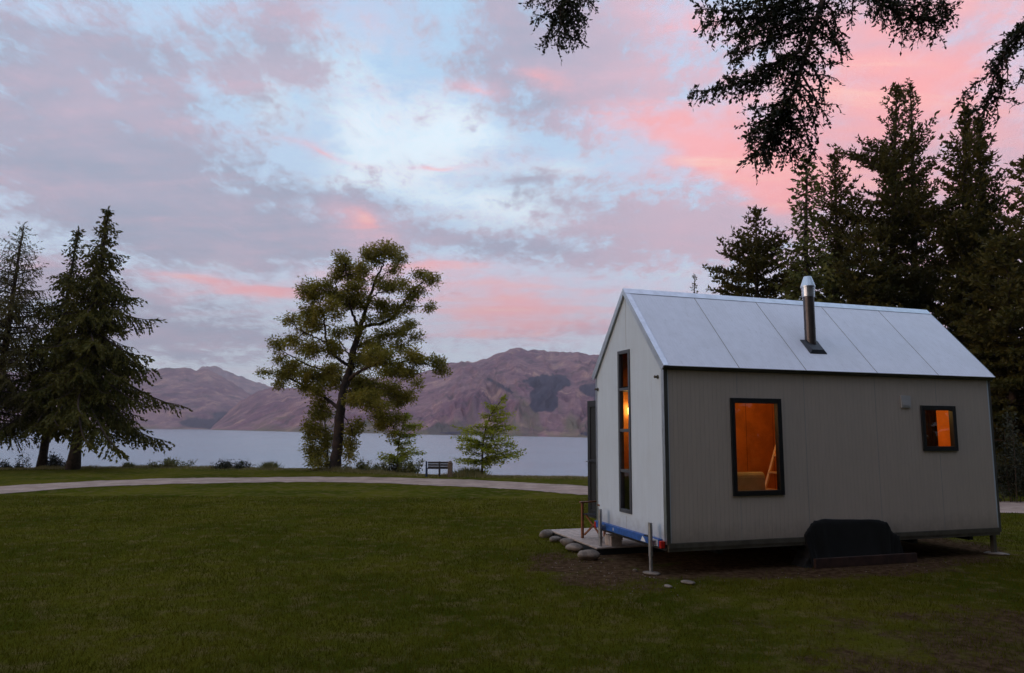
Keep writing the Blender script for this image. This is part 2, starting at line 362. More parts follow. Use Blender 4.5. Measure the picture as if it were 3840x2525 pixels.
def jag(Pp, sd):
    k = np.arange(len(Pp)); off = (fbm(k * .35, k * 0 + sd, 4, sd) - .5) * .7
    return Pp + np.stack([off * 0, off], -1)
A = jag(A, 3); B = jag(B, 9); cols_ = 9
T = np.linspace(0, 1, cols_)[None, :, None]; G = A[:, None] * (1 - T) + B[:, None] * T
Zp = gz(G[..., 0], G[..., 1]) + .012 + .02 * np.sin(T[..., 0] * np.pi)
g = MB(); n_ = len(A); i = np.arange(n_ - 1)[:, None] * cols_; j = np.arange(cols_ - 1)[None]
g.add(np.concatenate([G, Zp[..., None]], -1).reshape(-1, 3), np.stack([i + j + 1, i + cols_ + j + 1, i + cols_ + j, i + j], -1).reshape(-1, 4))
m = bpy.data.materials.new('gravel'); m.use_nodes = True; q = NT(m.node_tree); b = q.n['Principled BSDF']
oc = q.new('ShaderNodeTexCoord').outputs['Object']
c = q.mix(q.step(q.noise(oc, 1.2, 6, .7), .35, .7), (.28, .19, .15, 1), (.46, .33, .26, 1))
c = q.mix(q.m('MULTIPLY', q.step(q.noise(oc, 38, 3, .6), .45, .7), .35), c, (.16, .12, .10, 1))
c = q.mix(q.m('MULTIPLY', q.step(q.noise(q.map(oc, sc=(.5, 2.0, 1)), .8, 6, .7), .56, .66), .7), c, (.13, .12, .05, 1))
q.l.new(c, b.inputs['Base Color']); b.inputs['Roughness'].default_value = .95
bp = q.new('ShaderNodeBump'); bp.inputs['Strength'].default_value = .5; bp.inputs['Distance'].default_value = .02
q.l.new(q.noise(oc, 30, 4, .6), bp.inputs['Height']); q.l.new(bp.outputs[0], b.inputs['Normal'])
tag(g.build('path', m, smooth=True), kind='structure')
PA, PB = A, B
def onpath(x, y):
    fa = np.interp(x, A[:, 0], A[:, 1]); fb = np.interp(x, B[:, 0], B[:, 1]); return (y < fa) & (y > fb)

# ---------------------------------------------------------------- lake and mountains
LZ = -7.0
g = MB(); g.add([(-9000, 20, LZ), (9000, 20, LZ), (9000, 12000, LZ), (-9000, 12000, LZ)], np.array([(0, 1, 2, 3)]))
m = bpy.data.materials.new('lake water'); m.use_nodes = True; q = NT(m.node_tree); b = q.n['Principled BSDF']
oc = q.new('ShaderNodeTexCoord').outputs['Object']
b.inputs['Base Color'].default_value = (.22, .29, .34, 1); b.inputs['Roughness'].default_value = .22; b.inputs['IOR'].default_value = 1.33
w1 = q.noise(q.map(oc, sc=(.35, 1, 1)), .8, 5, .6); w2 = q.noise(q.map(oc, sc=(.12, 1, 1)), .03, 4, .6)
bp = q.new('ShaderNodeBump'); bp.inputs['Strength'].default_value = 1.0; q.l.new(q.m('MULTIPLY', q.step(w2, .3, .7, .35, 1), .35), bp.inputs['Distance'])
q.l.new(w1, bp.inputs['Height']); q.l.new(bp.outputs[0], b.inputs['Normal'])
tag(g.build('lake', m), kind='structure')

def hillmat(name, snow=False):
    m = bpy.data.materials.new(name); m.use_nodes = True; q = NT(m.node_tree); b = q.n['Principled BSDF']
    at_ = q.new('ShaderNodeAttribute', attribute_name='cover'); cr, cg, cb = q.sep(at_.outputs['Vector'])
    oc = q.new('ShaderNodeTexCoord').outputs['Object']
    n1 = q.noise(oc, .006, 7, .65); n2 = q.noise(q.map(oc, sc=(1, .6, 1)), .011, 10, .75)
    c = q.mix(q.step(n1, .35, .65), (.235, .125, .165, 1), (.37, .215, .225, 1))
    c = q.mix(q.m('MULTIPLY', q.step(n2, .5, .66), .75), c, (.62, .38, .29, 1))  # pink highlights painted into the slope colour by noise
    c = q.mix(q.m('MULTIPLY', q.step(n2, .36, .5, 1, 0), .8), c, (.13, .105, .12, 1))  # shaded creases painted into the slope colour by the same noise
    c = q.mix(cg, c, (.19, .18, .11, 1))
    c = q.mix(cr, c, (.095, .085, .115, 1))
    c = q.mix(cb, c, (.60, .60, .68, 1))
    q.l.new(c, b.inputs['Base Color']); b.inputs['Roughness'].default_value = 1; b.inputs['Specular IOR Level'].default_value = 0
    bp = q.new('ShaderNodeBump'); bp.inputs['Strength'].default_value = .9; bp.inputs['Distance'].default_value = 22
    q.l.new(q.noise(oc, .012, 8, .7), bp.inputs['Height']); q.l.new(bp.outputs[0], b.inputs['Normal'])
    return m
def hills(name, ridge, dist, shore, seed, na, nr, amp, mat, kfreq, back=1.25, patches=()):
    """terrain rising from a shore line to a crest line given by bearings and heights"""
    ra = np.array([azel(*p) for p in ridge]); o_ = np.argsort(ra[:, 0]); ra = ra[o_]
    az_ = np.linspace(ra[0, 0], ra[-1, 0], na); elv = np.interp(az_, ra[:, 0], ra[:, 1])
    Hn = (fbm(az_ * 1.6, az_ * 0 + seed, 6, seed, .55) - .5) * .38
    Dc = np.interp(az_, *zip(*dist)); R0 = np.interp(az_, *zip(*shore))
    s_ = np.linspace(0, 1.0, nr) ** 1.0 * back
    S = s_[None, :] * np.ones((na, 1)); Rr = R0[:, None] + (Dc - R0)[:, None] * S
    Hc = CAMZ - LZ + np.tan(np.radians(elv)) * Dc
    Hc2 = np.tan(np.radians(Hn)) * Dc
    g0 = np.where(S <= 1, S ** 1.08, 1 - (S - 1) * 1.4)
    xx = np.radians(az_)[:, None] * Dc.mean() / 1000 * kfreq
    wr = (fbm(xx * 1.3, S * 3, 4, seed + 20) - .5) * 1.1
    gul = ridged(xx + wr + S * .55, S * .7 + wr * .4, 7, seed + 3, .55)
    gul2 = ridged(xx * 3.1 + wr * 1.6 - S * 1.3, S * 1.5, 6, seed + 9, .6)
    env = np.clip(S / .12, 0, 1) * np.clip((1.02 - S) / .22, 0.0, 1) ** .8
    H = Hc[:, None] * (g0 + amp * env * (gul - .62) * 1.6 + amp * .45 * env * (gul2 - .6)); H = H + Hc2[:, None] * np.clip(S, 0, 1) ** 5; H = np.maximum(H, -6 + 8 * S)
    a = np.radians(az_)[:, None]
    V = np.stack([np.sin(a) * Rr, np.cos(a) * Rr, LZ - .6 + H], -1)
    g = MB(); i = np.arange(na - 1)[:, None] * nr; j = np.arange(nr - 1)[None]
    g.add(V.reshape(-1, 3), np.stack([i + j, i + nr + j, i + nr + j + 1, i + j + 1], -1).reshape(-1, 4))
    o = g.build(name, mat, smooth=True)
    elm = np.degrees(np.arctan2(LZ + H - CAMZ, Rr)); A2 = az_[:, None] + 0 * S
    nz = fbm(xx * 4, S * 9, 5, seed + 40)
    forest = np.clip((fbm(xx * 2.2 + 5, S * 3, 5, seed + 50) - .66) * 9, 0, .45) * np.clip((.5 - S) * 4, 0, 1)
    for (px, py, hw_, hh_, rot) in patches:
        pa, pe = azel(px, py); k = 35 / 1190; c_, s__ = math.cos(R(rot)), math.sin(R(rot))
        u = ((A2 - pa) * c_ - (elm - pe) * s__) / (hw_ * k); v = ((A2 - pa) * s__ + (elm - pe) * c_) / (hh_ * k)
        forest = np.maximum(forest, np.clip((1.15 - np.hypot(u, v) + (nz - .5) * 1.5) * 7, 0, 1))
    grn = np.clip((.17 - S + (nz - .5) * .5) * 4.5, 0, .7)
    snow = np.clip((nz - .56) * 9, 0, .8) * np.clip((elm - (elv[:, None] - .5)) * 3, 0, 1) if name == 'distant_mountain' else 0 * S
    at_ = o.data.attributes.new('cover', 'FLOAT_VECTOR', 'POINT')
    at_.data.foreach_set('vector', np.stack([forest, grn, snow], -1).astype(np.float32).ravel())
    tag(o, kind='structure'); return o
shp = [(-200, 992), (0, 994), (320, 997.5), (700, 1005), (1000, 1011), (1360, 1018), (1700, 1023), (2380, 1030)]
shore = []
for p in shp:
    d = onz(p[0], p[1], LZ); r_ = math.hypot(d[0], d[1]); shore.append((azel(*p)[0], min(r_, 3200)))
shore = [(-50, 3200)] + [s for s in shore if s[1] > 0 ] + [(50, 520)]
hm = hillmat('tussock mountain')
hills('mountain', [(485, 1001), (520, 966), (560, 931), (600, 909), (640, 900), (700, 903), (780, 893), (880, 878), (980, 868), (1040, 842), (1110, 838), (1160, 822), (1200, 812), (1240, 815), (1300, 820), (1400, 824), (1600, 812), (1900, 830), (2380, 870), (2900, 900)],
      [(-50, 2700), (-20, 3000), (0, 3300), (12, 3000), (50, 2600)], shore, 11, 900, 210, .21, hm, 3.0,
      patches=((1275, 890, 55, 18, 0), (1262, 925, 30, 38, -18), (1385, 908, 40, 20, 10), (1400, 925, 25, 30, 0), (1160, 895, 34, 4, 30), (1090, 1006, 60, 2.5, 0), (1365, 1007, 20, 4, 0)))
hills('far_mountain', [(-900, 880), (-500, 840), (-200, 862), (0, 868), (100, 860), (300, 862), (370, 854), (410, 850), (445, 856), (485, 858), (530, 885), (580, 915), (640, 950), (720, 985), (800, 1003)],
      [(-50, 4600), (0, 4600)], [(-50, 3000), (-30, 3000), (0, 2600)], 23, 500, 130, .20, hm, 1.7, patches=((560, 968, 50, 16, 0), (470, 985, 60, 12, 0)))
hills('distant_mountain', [(200, 880), (350, 872), (440, 868), (470, 853), (500, 850), (520, 860), (560, 873), (600, 886), (640, 902), (720, 915), (850, 930)],
      [(-50, 7500), (0, 7500)], [(-50, 5500), (0, 5500)], 31, 300, 70, .22, hm, 1.3)

# ---------------------------------------------------------------- leaves
def leafq(P_, D_, L_, W_, r_):
    P_ = np.asarray(P_); D_ = D_ / (np.linalg.norm(D_, axis=1)[:, None] + 1e-9)
    s_ = np.cross(D_, r_.normal(size=P_.shape)); s_ /= np.linalg.norm(s_, axis=1)[:, None] + 1e-9
    L_ = np.broadcast_to(L_, len(P_))[:, None]; W_ = np.broadcast_to(W_, len(P_))[:, None]
    mid_ = P_ + D_ * L_ * .45
    return np.stack([P_, mid_ + s_ * W_ * .5, P_ + D_ * L_, mid_ - s_ * W_ * .5], 1)

def conifer(name, label, base, top, rad, crown0=.12, nb=120, droop=.35, up=.12, slope=-5, slope_top=30, leaf=(.16, .05), step=.09, hang=.5, seed=1, mat='spruce', group=None,
            prof=None, tw=.30, per=2, brush=False, trunk_r=None, asym=None, cat='tree', kname='conifer_tree', gap=0.0, jit=.25, extra=None):
    r_ = np.random.default_rng(seed); base = np.asarray(base, float); top = np.asarray(top, float)
    root = empty(kname, base); tag(root, label, cat, group)
    h = top[2] - base[2]; tr = trunk_r or h * .014
    ts = np.linspace(0, 1, 14); wob = np.cumsum(r_.normal(0, .012 * h / 14, (14, 2)), 0) * 1.2
    tp = np.outer(1 - ts, [0, 0, 0]) + np.outer(ts, top - base); tp[:, :2] += wob * np.sin(ts * np.pi)[:, None]
    wood = MB(); wood.tube(tp, tr * (1 - ts) ** .8 + .015 + np.where(ts < .03, tr * .35, 0), 9)
    Q = []; bw = MB()
    if prof is None: prof = lambda u: (1 - u) ** .85 * (.55 + .45 * min(1, u / .12))
    for k in range(nb):
        u = (k + r_.random()) / nb; t_ = crown0 + (1 - crown0) * u ** .92
        a = k * 2.399963 + r_.normal(0, .35); L = rad * prof(u) * r_.uniform(1 - jit, 1 + jit)
        if asym: L *= asym(a, u)
        if L < .12 or r_.random() < gap: 
            if u < .93: continue
            L = max(L, .12)
        st = np.array([np.interp(t_, ts, tp[:, c]) for c in range(3)])
        sl = math.tan(R(slope + (slope_top - slope) * u ** 1.5 + r_.normal(0, 5)))
        s_ = np.linspace(0, 1, 8); dr = droop * (1 - .6 * u)
        az_ = a + s_ * r_.normal(0, .18)
        pth = st + np.stack([np.cos(az_) * s_ * L, np.sin(az_) * s_ * L, s_ * L * sl - dr * L * s_ ** 1.7 + up * L * s_ ** 4], -1)
        bw.tube(pth, (.012 + .018 * L) * (1 - s_ * .85), 4, False)
        m_ = max(3, int(L / step)); ss = np.linspace(.06, 1, m_)
        for q_, sv_ in enumerate(ss):
            p0 = np.array([np.interp(sv_, s_, pth[:, c]) for c in range(3)])
            dirb = pth[min(7, int(sv_ * 7) + 1)] - pth[max(0, min(6, int(sv_ * 7)))]; dirb /= np.linalg.norm(dirb) + 1e-9
            side = np.cross(dirb, (0, 0, 1)); side /= np.linalg.norm(side) + 1e-9
            sg = 1 if q_ % 2 else -1
            tl = min(tw * L, .75) * (math.sin(min(1, sv_ * 1.15) * np.pi) ** .5 if sv_ < .87 else .55) * r_.uniform(.6, 1.25) + .06
            td = dirb * r_.uniform(.45, .9) + side * sg * r_.uniform(.6, 1.1) + np.array([0, 0, -hang * r_.uniform(.3, 1.2) if not brush else hang * r_.uniform(-.2, .8)])
            if sv_ > .97: td = dirb
            td /= np.linalg.norm(td); kk = max(2, int(tl / (leaf[0] * .42)))
            tt = np.repeat(np.linspace(0.05, 1, kk), per)
            PP = p0 + td * (tt * tl)[:, None] + np.array([0, 0, -1]) * (hang * .35 * tl * tt ** 2)[:, None] * (0 if brush else 1)
            if brush: DD = td[None] * .7 + r_.normal(0, .6, (len(tt), 3)) + np.array([0, 0, .25])
            else: DD = td[None] * 1.0 + r_.normal(0, .38, (len(tt), 3)) + np.array([0, 0, -hang * .45])
            Q.append(leafq(PP, DD, leaf[0] * r_.uniform(.6, 1.3, len(tt)), leaf[1] * r_.uniform(.7, 1.4, len(tt)), r_))
    # leader tip
    tt = np.linspace(.9, 1, 26); PP = np.stack([np.interp(tt, ts, tp[:, c]) for c in range(3)], -1)
    Q.append(leafq(PP, r_.normal(0, .5, (26, 3)) + (0, 0, .9), leaf[0] * 1.0, leaf[1], r_))
    if extra: Q += extra(r_, tp, ts, bw)
    tk = wood.build('trunk', M['bark'], root, True)
    bw.build('branches', M['bark'], root, True)
    lf = MB(); lf.quads(np.concatenate(Q)); lf.build('crown', M[mat], root)
    return root

G_ = lambda px, Y, dz=-.1: np.array([at(px, 1000, Y)[0], Y, gz(np.array([at(px, 1000, Y)[0]]), np.array([float(Y)]))[0] + dz])
# --- left group by the lake
def asy(a, u): return 1 + .12 * math.cos(a) - .10 * math.sin(a)
conifer('s', 'tallest dark spruce by the lake, pointed top and long drooping lower branches', G_(177, 35.5), at(253, 484, 35.5), 3.5, .25, 165, .26, .20, -20, -14, (.20, .085), .070, .95, 3, 'spruce', 'spruces beside the lake', jit=.30, asym=lambda a, u: 1 + .10 * math.cos(a - .2) + (.10 * math.cos(a) if u < .25 else 0), tw=.36, trunk_r=.26, prof=lambda u: min(.74, (1 - u) ** .98) * (.80 + .30 * math.sin(u * 44)) + (.10 if u < .12 else 0), kname='spruce_tree')
conifer('s', 'second spruce with a wispy thin top, just left of and behind the tallest one', G_(103, 37), at(182, 532, 37), 3.1, .24, 150, .26, .20, -20, -12, (.20, .08), .075, .95, 5, 'spruce', 'spruces beside the lake', jit=.35, gap=.10, tw=.36, trunk_r=.20, prof=lambda u: (1 - u) ** 1.1 * (.80 + .3 * math.sin(u * 37)), kname='spruce_tree')
conifer('s', 'feathery larch at the left edge of the picture with fine pale needles', G_(-20, 36), at(55, 524, 36), 3.4, .14, 150, .28, .15, 2, 30, (.17, .045), .085, 1.0, 8, 'larch', jit=.3, trunk_r=.22, kname='larch_tree')

# --- pines behind the cabin, right
pg = 'pines behind the cabin'
pf = lambda u: (1 - u) ** .6 * (.75 + .25 * math.sin(u * 17))
conifer('p', 'tiny distant spruce poking above the cabin ridge at its left', G_(1614, 75), at(1614, 640, 75), 1.9, .05, 70, .2, .1, 0, 40, (.3, .09), .2, .3, 12, 'pine', pg, kname='spruce_tree')
conifer('p', 'broad blue-green pine with a rounded open crown, leftmost of the big pines above the roof', G_(1757, 31), at(1757, 492, 31), 2.9, .22, 105, .10, .10, 5, 35, (.20, .075), .10, .5, 14, 'pine', pg, prof=lambda u: (1 - u) ** .55 * (.8 + .3 * math.sin(u * 12)), brush=True, per=4, jit=.35, gap=.08, kname='pine_tree')
conifer('p', 'dense yellow-green conifer standing behind the chimney', G_(1862, 29), at(1876, 368, 29), 2.0, .10, 150, .28, .1, 5, 45, (.20, .09), .085, .6, 16, 'ivy', pg, prof=lambda u: (1 - u) ** .75 * (.8 + .25 * math.sin(u * 15)), per=3, jit=.35, kname='conifer_tree')
conifer('p', 'slim dark pine with a narrow top just right of the chimney', G_(1945, 33), at(1940, 364, 33), 2.1, .15, 135, .05, .1, 8, 50, (.20, .075), .095, .5, 18, 'pine', pg, prof=lambda u: (1 - u) ** .65, brush=True, per=4, jit=.42, kname='pine_tree')
conifer('p', 'tallest pine above the roof, columnar top with a bare trunk showing through', G_(2062, 32), at(2084, 205, 32), 2.1, .16, 170, .05, .08, 4, 45, (.20, .080), .10, .5, 20, 'pine', pg, prof=lambda u: float(np.interp(u, [0, .5, .66, .74, .80, .92, 1], [.95, .85, .75, .62, .30, .24, .10])) * (.85 + .3 * math.sin(u * 29)), brush=True, per=4, jit=.5, gap=.10, kname='pine_tree')
conifer('p', 'spindly young pine with a bare candle-like leader, right of the tallest pine', G_(2125, 34), at(2116, 200, 34), 2.3, .15, 115, -.30, .05, 18, 55, (.19, .070), .11, .8, 22, 'pine', pg, prof=lambda u: (1 - u) ** 1.15 * 1.2 + .03, brush=True, per=4, jit=.3, gap=.10, kname='pine_tree')
conifer('p', 'dense dark pine with a twin pointed crown, near the right edge', G_(2215, 30), at(2247, 258, 30), 2.5, .10, 175, .0, .08, 10, 55, (.21, .085), .10, .5, 24, 'pine', pg, prof=lambda u: (1 - u) ** .8 * (.9 + .25 * math.sin(u * 26)), brush=True, per=4, jit=.35, gap=.12, kname='pine_tree')
conifer('p', 'second leader pine merging with the dense twin-pointed pine', G_(2290, 31), at(2276, 280, 31), 2.3, .10, 165, .0, .08, 10, 55, (.21, .085), .10, .5, 26, 'pine', pg, prof=lambda u: (1 - u) ** .8 * 1.0, brush=True, per=4, jit=.4, gap=.12, kname='pine_tree')
conifer('p', 'dark pine cut by the right edge, shorter than the twin-pointed one', G_(2400, 27), at(2385, 372, 27), 2.4, .05, 150, .15, .08, 5, 50, (.21, .085), .10, .5, 28, 'pine', pg, prof=lambda u: (1 - u) ** .7, brush=True, per=4, jit=.4, gap=.2, kname='pine_tree')
conifer('p', 'low broad pine filling the gap between the trunks behind the roof', G_(2010, 28.5), at(2000, 540, 28.5), 2.4, .05, 120, .2, .08, 0, 45, (.21, .085), .11, .5, 32, 'pine', pg, prof=lambda u: (1 - u) ** .6, brush=True, per=4, jit=.45, gap=.25, kname='pine_tree')
conifer('p', 'dark spreading pine beside the far right corner of the cabin', G_(2345, 25), at(2340, 560, 25), 2.6, .03, 140, .25, .08, 0, 45, (.21, .09), .11, .5, 34, 'pine', pg, prof=lambda u: (1 - u) ** .6, brush=True, per=4, jit=.45, gap=.25, kname='pine_tree')

# --- big eucalyptus
def euc():
    Y0 = 35.3; r_ = np.random.default_rng(41)
    zp = lambda x, y, dy=0.0: at(588.8 + x / 2.603, 545.4 + y / 2.603, Y0 + dy)
    base = G_(777, Y0); root = empty('eucalyptus_tree', base); tag(root, 'big open-crowned eucalyptus with a dark curving trunk, standing alone by the lake', 'tree')
    wood = MB(); limbs = []
    def limb(pts, r0, r1, dys, n=8):
        P0 = np.array([zp(x, y, d) for (x, y), d in zip(pts, dys)]); k = 6
        u = np.linspace(0, len(P0) - 1, (len(P0) - 1) * k + 1); e = np.vstack([2 * P0[0] - P0[1], P0, 2 * P0[-1] - P0[-2]]); i0 = np.clip(u.astype(int), 0, len(P0) - 2); w = (u - i0)[:, None]
        a, b_, c_, d = e[i0], e[i0 + 1], e[i0 + 2], e[i0 + 3]
        Pn = .5 * (2 * b_ + (c_ - a) * w + (2 * a - 5 * b_ + 4 * c_ - d) * w * w + (3 * b_ - a - 3 * c_ + d) * w ** 3)
        Pn[1:-1] += r_.normal(0, .02, (len(Pn) - 2, 3)); wood.tube(Pn - base, np.linspace(r0, r1, len(Pn)) * .80, n, True); limbs.append(Pn)
    limb([(495, 1440), (505, 1300), (520, 1150), (530, 1040), (548, 930), (590, 800), (612, 680), (650, 570)], .36, .17, [0] * 8, 12)
    limb([(650, 570), (672, 480), (700, 390), (735, 290), (775, 200), (800, 120)], .15, .03, [0, .2, .3, .3, .2, .1])
    limb([(640, 590), (610, 500), (580, 420), (570, 300), (560, 190)], .11, .025, [0, -.3, -.6, -.7, -.7])
    limb([(655, 565), (720, 545), (800, 530), (870, 470), (920, 400), (1000, 310), (1060, 250)], .12, .025, [0, .2, .5, .8, .9, 1, 1])
    limb([(700, 390), (760, 355), (840, 330)], .06, .02, [.3, -.2, -.6])
    limb([(735, 290), (800, 240), (870, 190)], .05, .015, [.3, .5, .6])
    limb([(590, 800), (540, 770), (480, 720), (440, 640), (430, 520), (400, 420), (360, 340)], .12, .02, [0, -.4, -.7, -.9, -1, -1, -1])
    limb([(450, 660), (370, 620), (290, 580), (210, 530)], .06, .015, [-.9, -.6, -.3, 0])
    limb([(520, 1050), (450, 1000), (370, 950), (280, 900), (190, 860), (90, 840)], .13, .02, [0, .5, .9, 1.2, 1.2, 1.2])
    limb([(555, 900), (500, 850), (420, 820), (330, 790), (240, 740), (160, 690)], .10, .02, [0, .8, 1.2, 1.4, 1.3, 1.2])
    limb([(570, 880), (640, 830), (730, 790), (850, 780), (960, 770), (1110, 800)], .12, .02, [0, -.7, -1.2, -1.4, -1.2, -.9])
    limb([(548, 960), (620, 940), (730, 900), (850, 930), (940, 980)], .10, .02, [0, .5, 1.0, 1.3, 1.3])
    limb([(540, 1010), (640, 1000), (720, 1020), (780, 1090), (850, 1160)], .08, .015, [0, -.6, -1.0, -1.2, -1.2])
    limb([(615, 690), (700, 640), (800, 610), (900, 600), (980, 620)], .08, .015, [0, .6, 1, 1.1, 1])
    limb([(600, 760), (560, 700), (520, 640), (500, 590)], .06, .02, [0, .8, 1.2, 1.4])
    limb([(445, 1420), (448, 1300), (440, 1200), (430, 1100), (410, 1000)], .06, .03, [.6] * 5)
    limb([(528, 1080), (570, 1130), (600, 1200), (590, 1300)], .05, .012, [0, -.3, -.5, -.5])
    cl = [(790, 100, 95, 45), (700, 110, 55, 40), (875, 150, 45, 35), (850, 210, 45, 25), (740, 160, 40, 30), (530, 150, 45, 40), (560, 220, 75, 50), (655, 200, 45, 40), (640, 265, 40, 35), (500, 250, 35, 30), (360, 335, 78, 55), (350, 380, 60, 25), (450, 305, 40, 35), (500, 370, 60, 45), (610, 330, 75, 45), (640, 400, 100, 50), (560, 420, 50, 45), (470, 430, 45, 45), (500, 492, 28, 22),
          (750, 275, 35, 25), (770, 310, 30, 20), (850, 315, 70, 40), (905, 295, 28, 22), (1010, 245, 55, 30), (1085, 275, 45, 38), (990, 340, 60, 25), (950, 375, 50, 30), (950, 440, 45, 20), (1060, 430, 38, 22), (790, 430, 70, 40), (870, 460, 50, 38), (800, 500, 60, 32), (955, 535, 32, 20), (700, 510, 40, 22),
          (240, 510, 58, 28), (340, 460, 50, 45), (400, 460, 40, 40), (370, 540, 72, 45), (310, 590, 42, 22),
          (520, 590, 58, 36), (630, 590, 50, 34), (790, 610, 60, 34), (885, 590, 52, 38), (980, 620, 38, 26), (930, 560, 30, 20),
          (150, 670, 45, 45), (240, 640, 48, 34), (350, 690, 80, 50), (470, 660, 40, 30), (500, 700, 55, 40), (720, 670, 90, 40), (760, 740, 100, 60), (650, 760, 60, 60), (880, 680, 52, 36), (960, 730, 55, 45), (1010, 770, 45, 35), (1100, 775, 50, 35), (1140, 820, 30, 38), (880, 820, 72, 42), (950, 840, 50, 30), (800, 830, 55, 30),
          (160, 755, 42, 24), (75, 832, 40, 22), (200, 845, 70, 50), (250, 790, 70, 38), (330, 860, 60, 55), (160, 905, 40, 18), (480, 820, 80, 50), (420, 870, 65, 50), (500, 895, 55, 40), (400, 945, 55, 45), (300, 930, 45, 30),
          (650, 900, 80, 50), (740, 930, 90, 42), (850, 950, 65, 50), (930, 975, 50, 35), (680, 985, 100, 42), (750, 1040, 85, 36), (600, 1000, 45, 34), (620, 950, 45, 40), (990, 905, 18, 30), (860, 1010, 50, 30),
          (400, 1030, 50, 40), (385, 1090, 48, 42), (440, 1080, 30, 36), (345, 1160, 34, 50), (400, 1190, 40, 40), (355, 1230, 34, 30), (365, 1340, 44, 40), (430, 1290, 34, 60), (600, 1180, 48, 40), (630, 1150, 26, 30), (590, 1260, 36, 36), (580, 1330, 30, 36), (790, 1110, 62, 36), (770, 1150, 45, 30), (880, 1110, 48, 36), (850, 1210, 22, 34), (345, 1290, 34, 28), (455, 1220, 26, 50), (400, 1380, 60, 25), (470, 1380, 40, 30), (540, 1250, 20, 40)]
    allp = np.concatenate([l for l in limbs]); Q = []; tips = MB()
    k_ = 1 / 2.603 / 1669 * Y0
    dmap = lambda x: r_.uniform(-1.6, 1.6)
    for (x, y, a, b_) in cl:
        c = zp(x, y, 0); d2 = np.hypot(allp[:, 0] - c[0], allp[:, 2] - c[2]); q_ = allp[np.argmin(d2)]
        dy = (q_[1] - Y0) + r_.normal(0, .35); c = zp(x, y, dy)
        dd = np.linalg.norm(allp - c, axis=1) + np.maximum(0, allp[:, 2] - c[2]) * .6; q_ = allp[np.argmin(dd)]
        mid_ = (c + q_) / 2 + r_.normal(0, .06, 3) + (0, 0, -.05); wood.tube(np.array([q_, mid_, c]) - base, [.028, .02, .01], 4, False)
        A_ = np.array([a * k_, max(a, b_) * k_, b_ * k_]) * 1.12; nsub = max(8, int(a * b_ / 100))
        sp = r_.normal(size=(nsub, 3)); sp /= np.linalg.norm(sp, axis=1)[:, None]; sp = c + sp * A_ * r_.uniform(.35, .95, (nsub, 1))
        for s_ in sp:
            tips.tube(np.array([c + (s_ - c) * .1 + r_.normal(0, .03, 3), s_]) - base, [.010, .004], 3, False)
            n = r_.integers(34, 52); off = r_.normal(0, 1, (n, 3)) * (.13, .13, .10)
            D_ = off * 1.2 + r_.normal(0, .13, (n, 3)) + (0, 0, -.03)
            Q.append(leafq(s_ + off - base, D_, r_.uniform(.09, .17, n), r_.uniform(.04, .075, n), r_))
    wood.build('trunk', M['bark_euc'], root, True); tips.build('twigs', M['bark_euc'], root)
    lf = MB(); lf.quads(np.concatenate(Q)); lf.build('crown', M['euc'], root)
euc()

# --- two young oaks
def young(label, Y0, trunk, branches, seed, k, r0):
    r_ = np.random.default_rng(seed); zp = lambda x, y, dy=0: at(836.7 + x / 4.2666, 898.7 + y / 4.2666, Y0 + dy)
    base = zp(*trunk[0]); base[2] = gz(base[0:1], base[1:2])[0] - .05; root = empty('young_oak_tree', base); tag(root, label, 'tree', 'young oaks on the lake bank')
    tp = np.array([base] + [zp(*p) for p in trunk[1:]]) - base; w = MB(); w.tube(tp, np.linspace(r0, .012, len(tp)), 7)
    bw = MB(); Q = []
    for (x, y) in branches:
        tip = zp(x, y, r_.uniform(-1, 1) * .35) - base
        tz = tip[2] - .16 * abs(tip[0] - np.interp(tip[2], tp[:, 2], tp[:, 0])) + .02
        s0 = np.array([np.interp(tz, tp[:, 2], tp[:, c]) for c in range(3)]); s0[2] = max(tz, tp[1, 2] * .8)
        for rep in range(3):
            tip2 = tip + (r_.normal(0, .05, 3) if rep == 0 else r_.normal(0, 1, 3) * (.25, .42, .14))
            s_ = np.linspace(0, 1, 6)[:, None]; pth = s0 + (tip2 - s0) * s_ + np.array([0, 0, 1]) * np.sin(s_ * np.pi) * .05 * r_.normal(.2, 1)
            bw.tube(pth, np.linspace(.012, .004, 6), 4, False)
            L = np.linalg.norm(tip2 - s0); n = int(L * k) + 6; u = r_.uniform(.12, 1.02, n); PP = s0 + (tip2 - s0) * u[:, None] + r_.normal(0, 1, (n, 3)) * (.055, .09, .055)
            D_ = r_.normal(0, 1, (n, 3)) * (1, 1, .35) + (0, 0, -.15)
            Q.append(leafq(PP, D_, r_.uniform(.07, .15, n), r_.uniform(.04, .075, n), r_))
    n = 60; u = r_.uniform(.45, 1.0, n); zt = tp[-1, 2] * u; PP = np.stack([np.interp(zt, tp[:, 2], tp[:, c]) for c in range(3)], -1) + r_.normal(0, .05, (n, 3))
    Q.append(leafq(PP, r_.normal(0, 1, (n, 3)), .11, .06, r_))
    w.build('trunk', M['bark'], root, True); bw.build('branches', M['bark'], root); lf = MB(); lf.quads(np.concatenate(Q)); lf.build('crown', M['oak'], root)
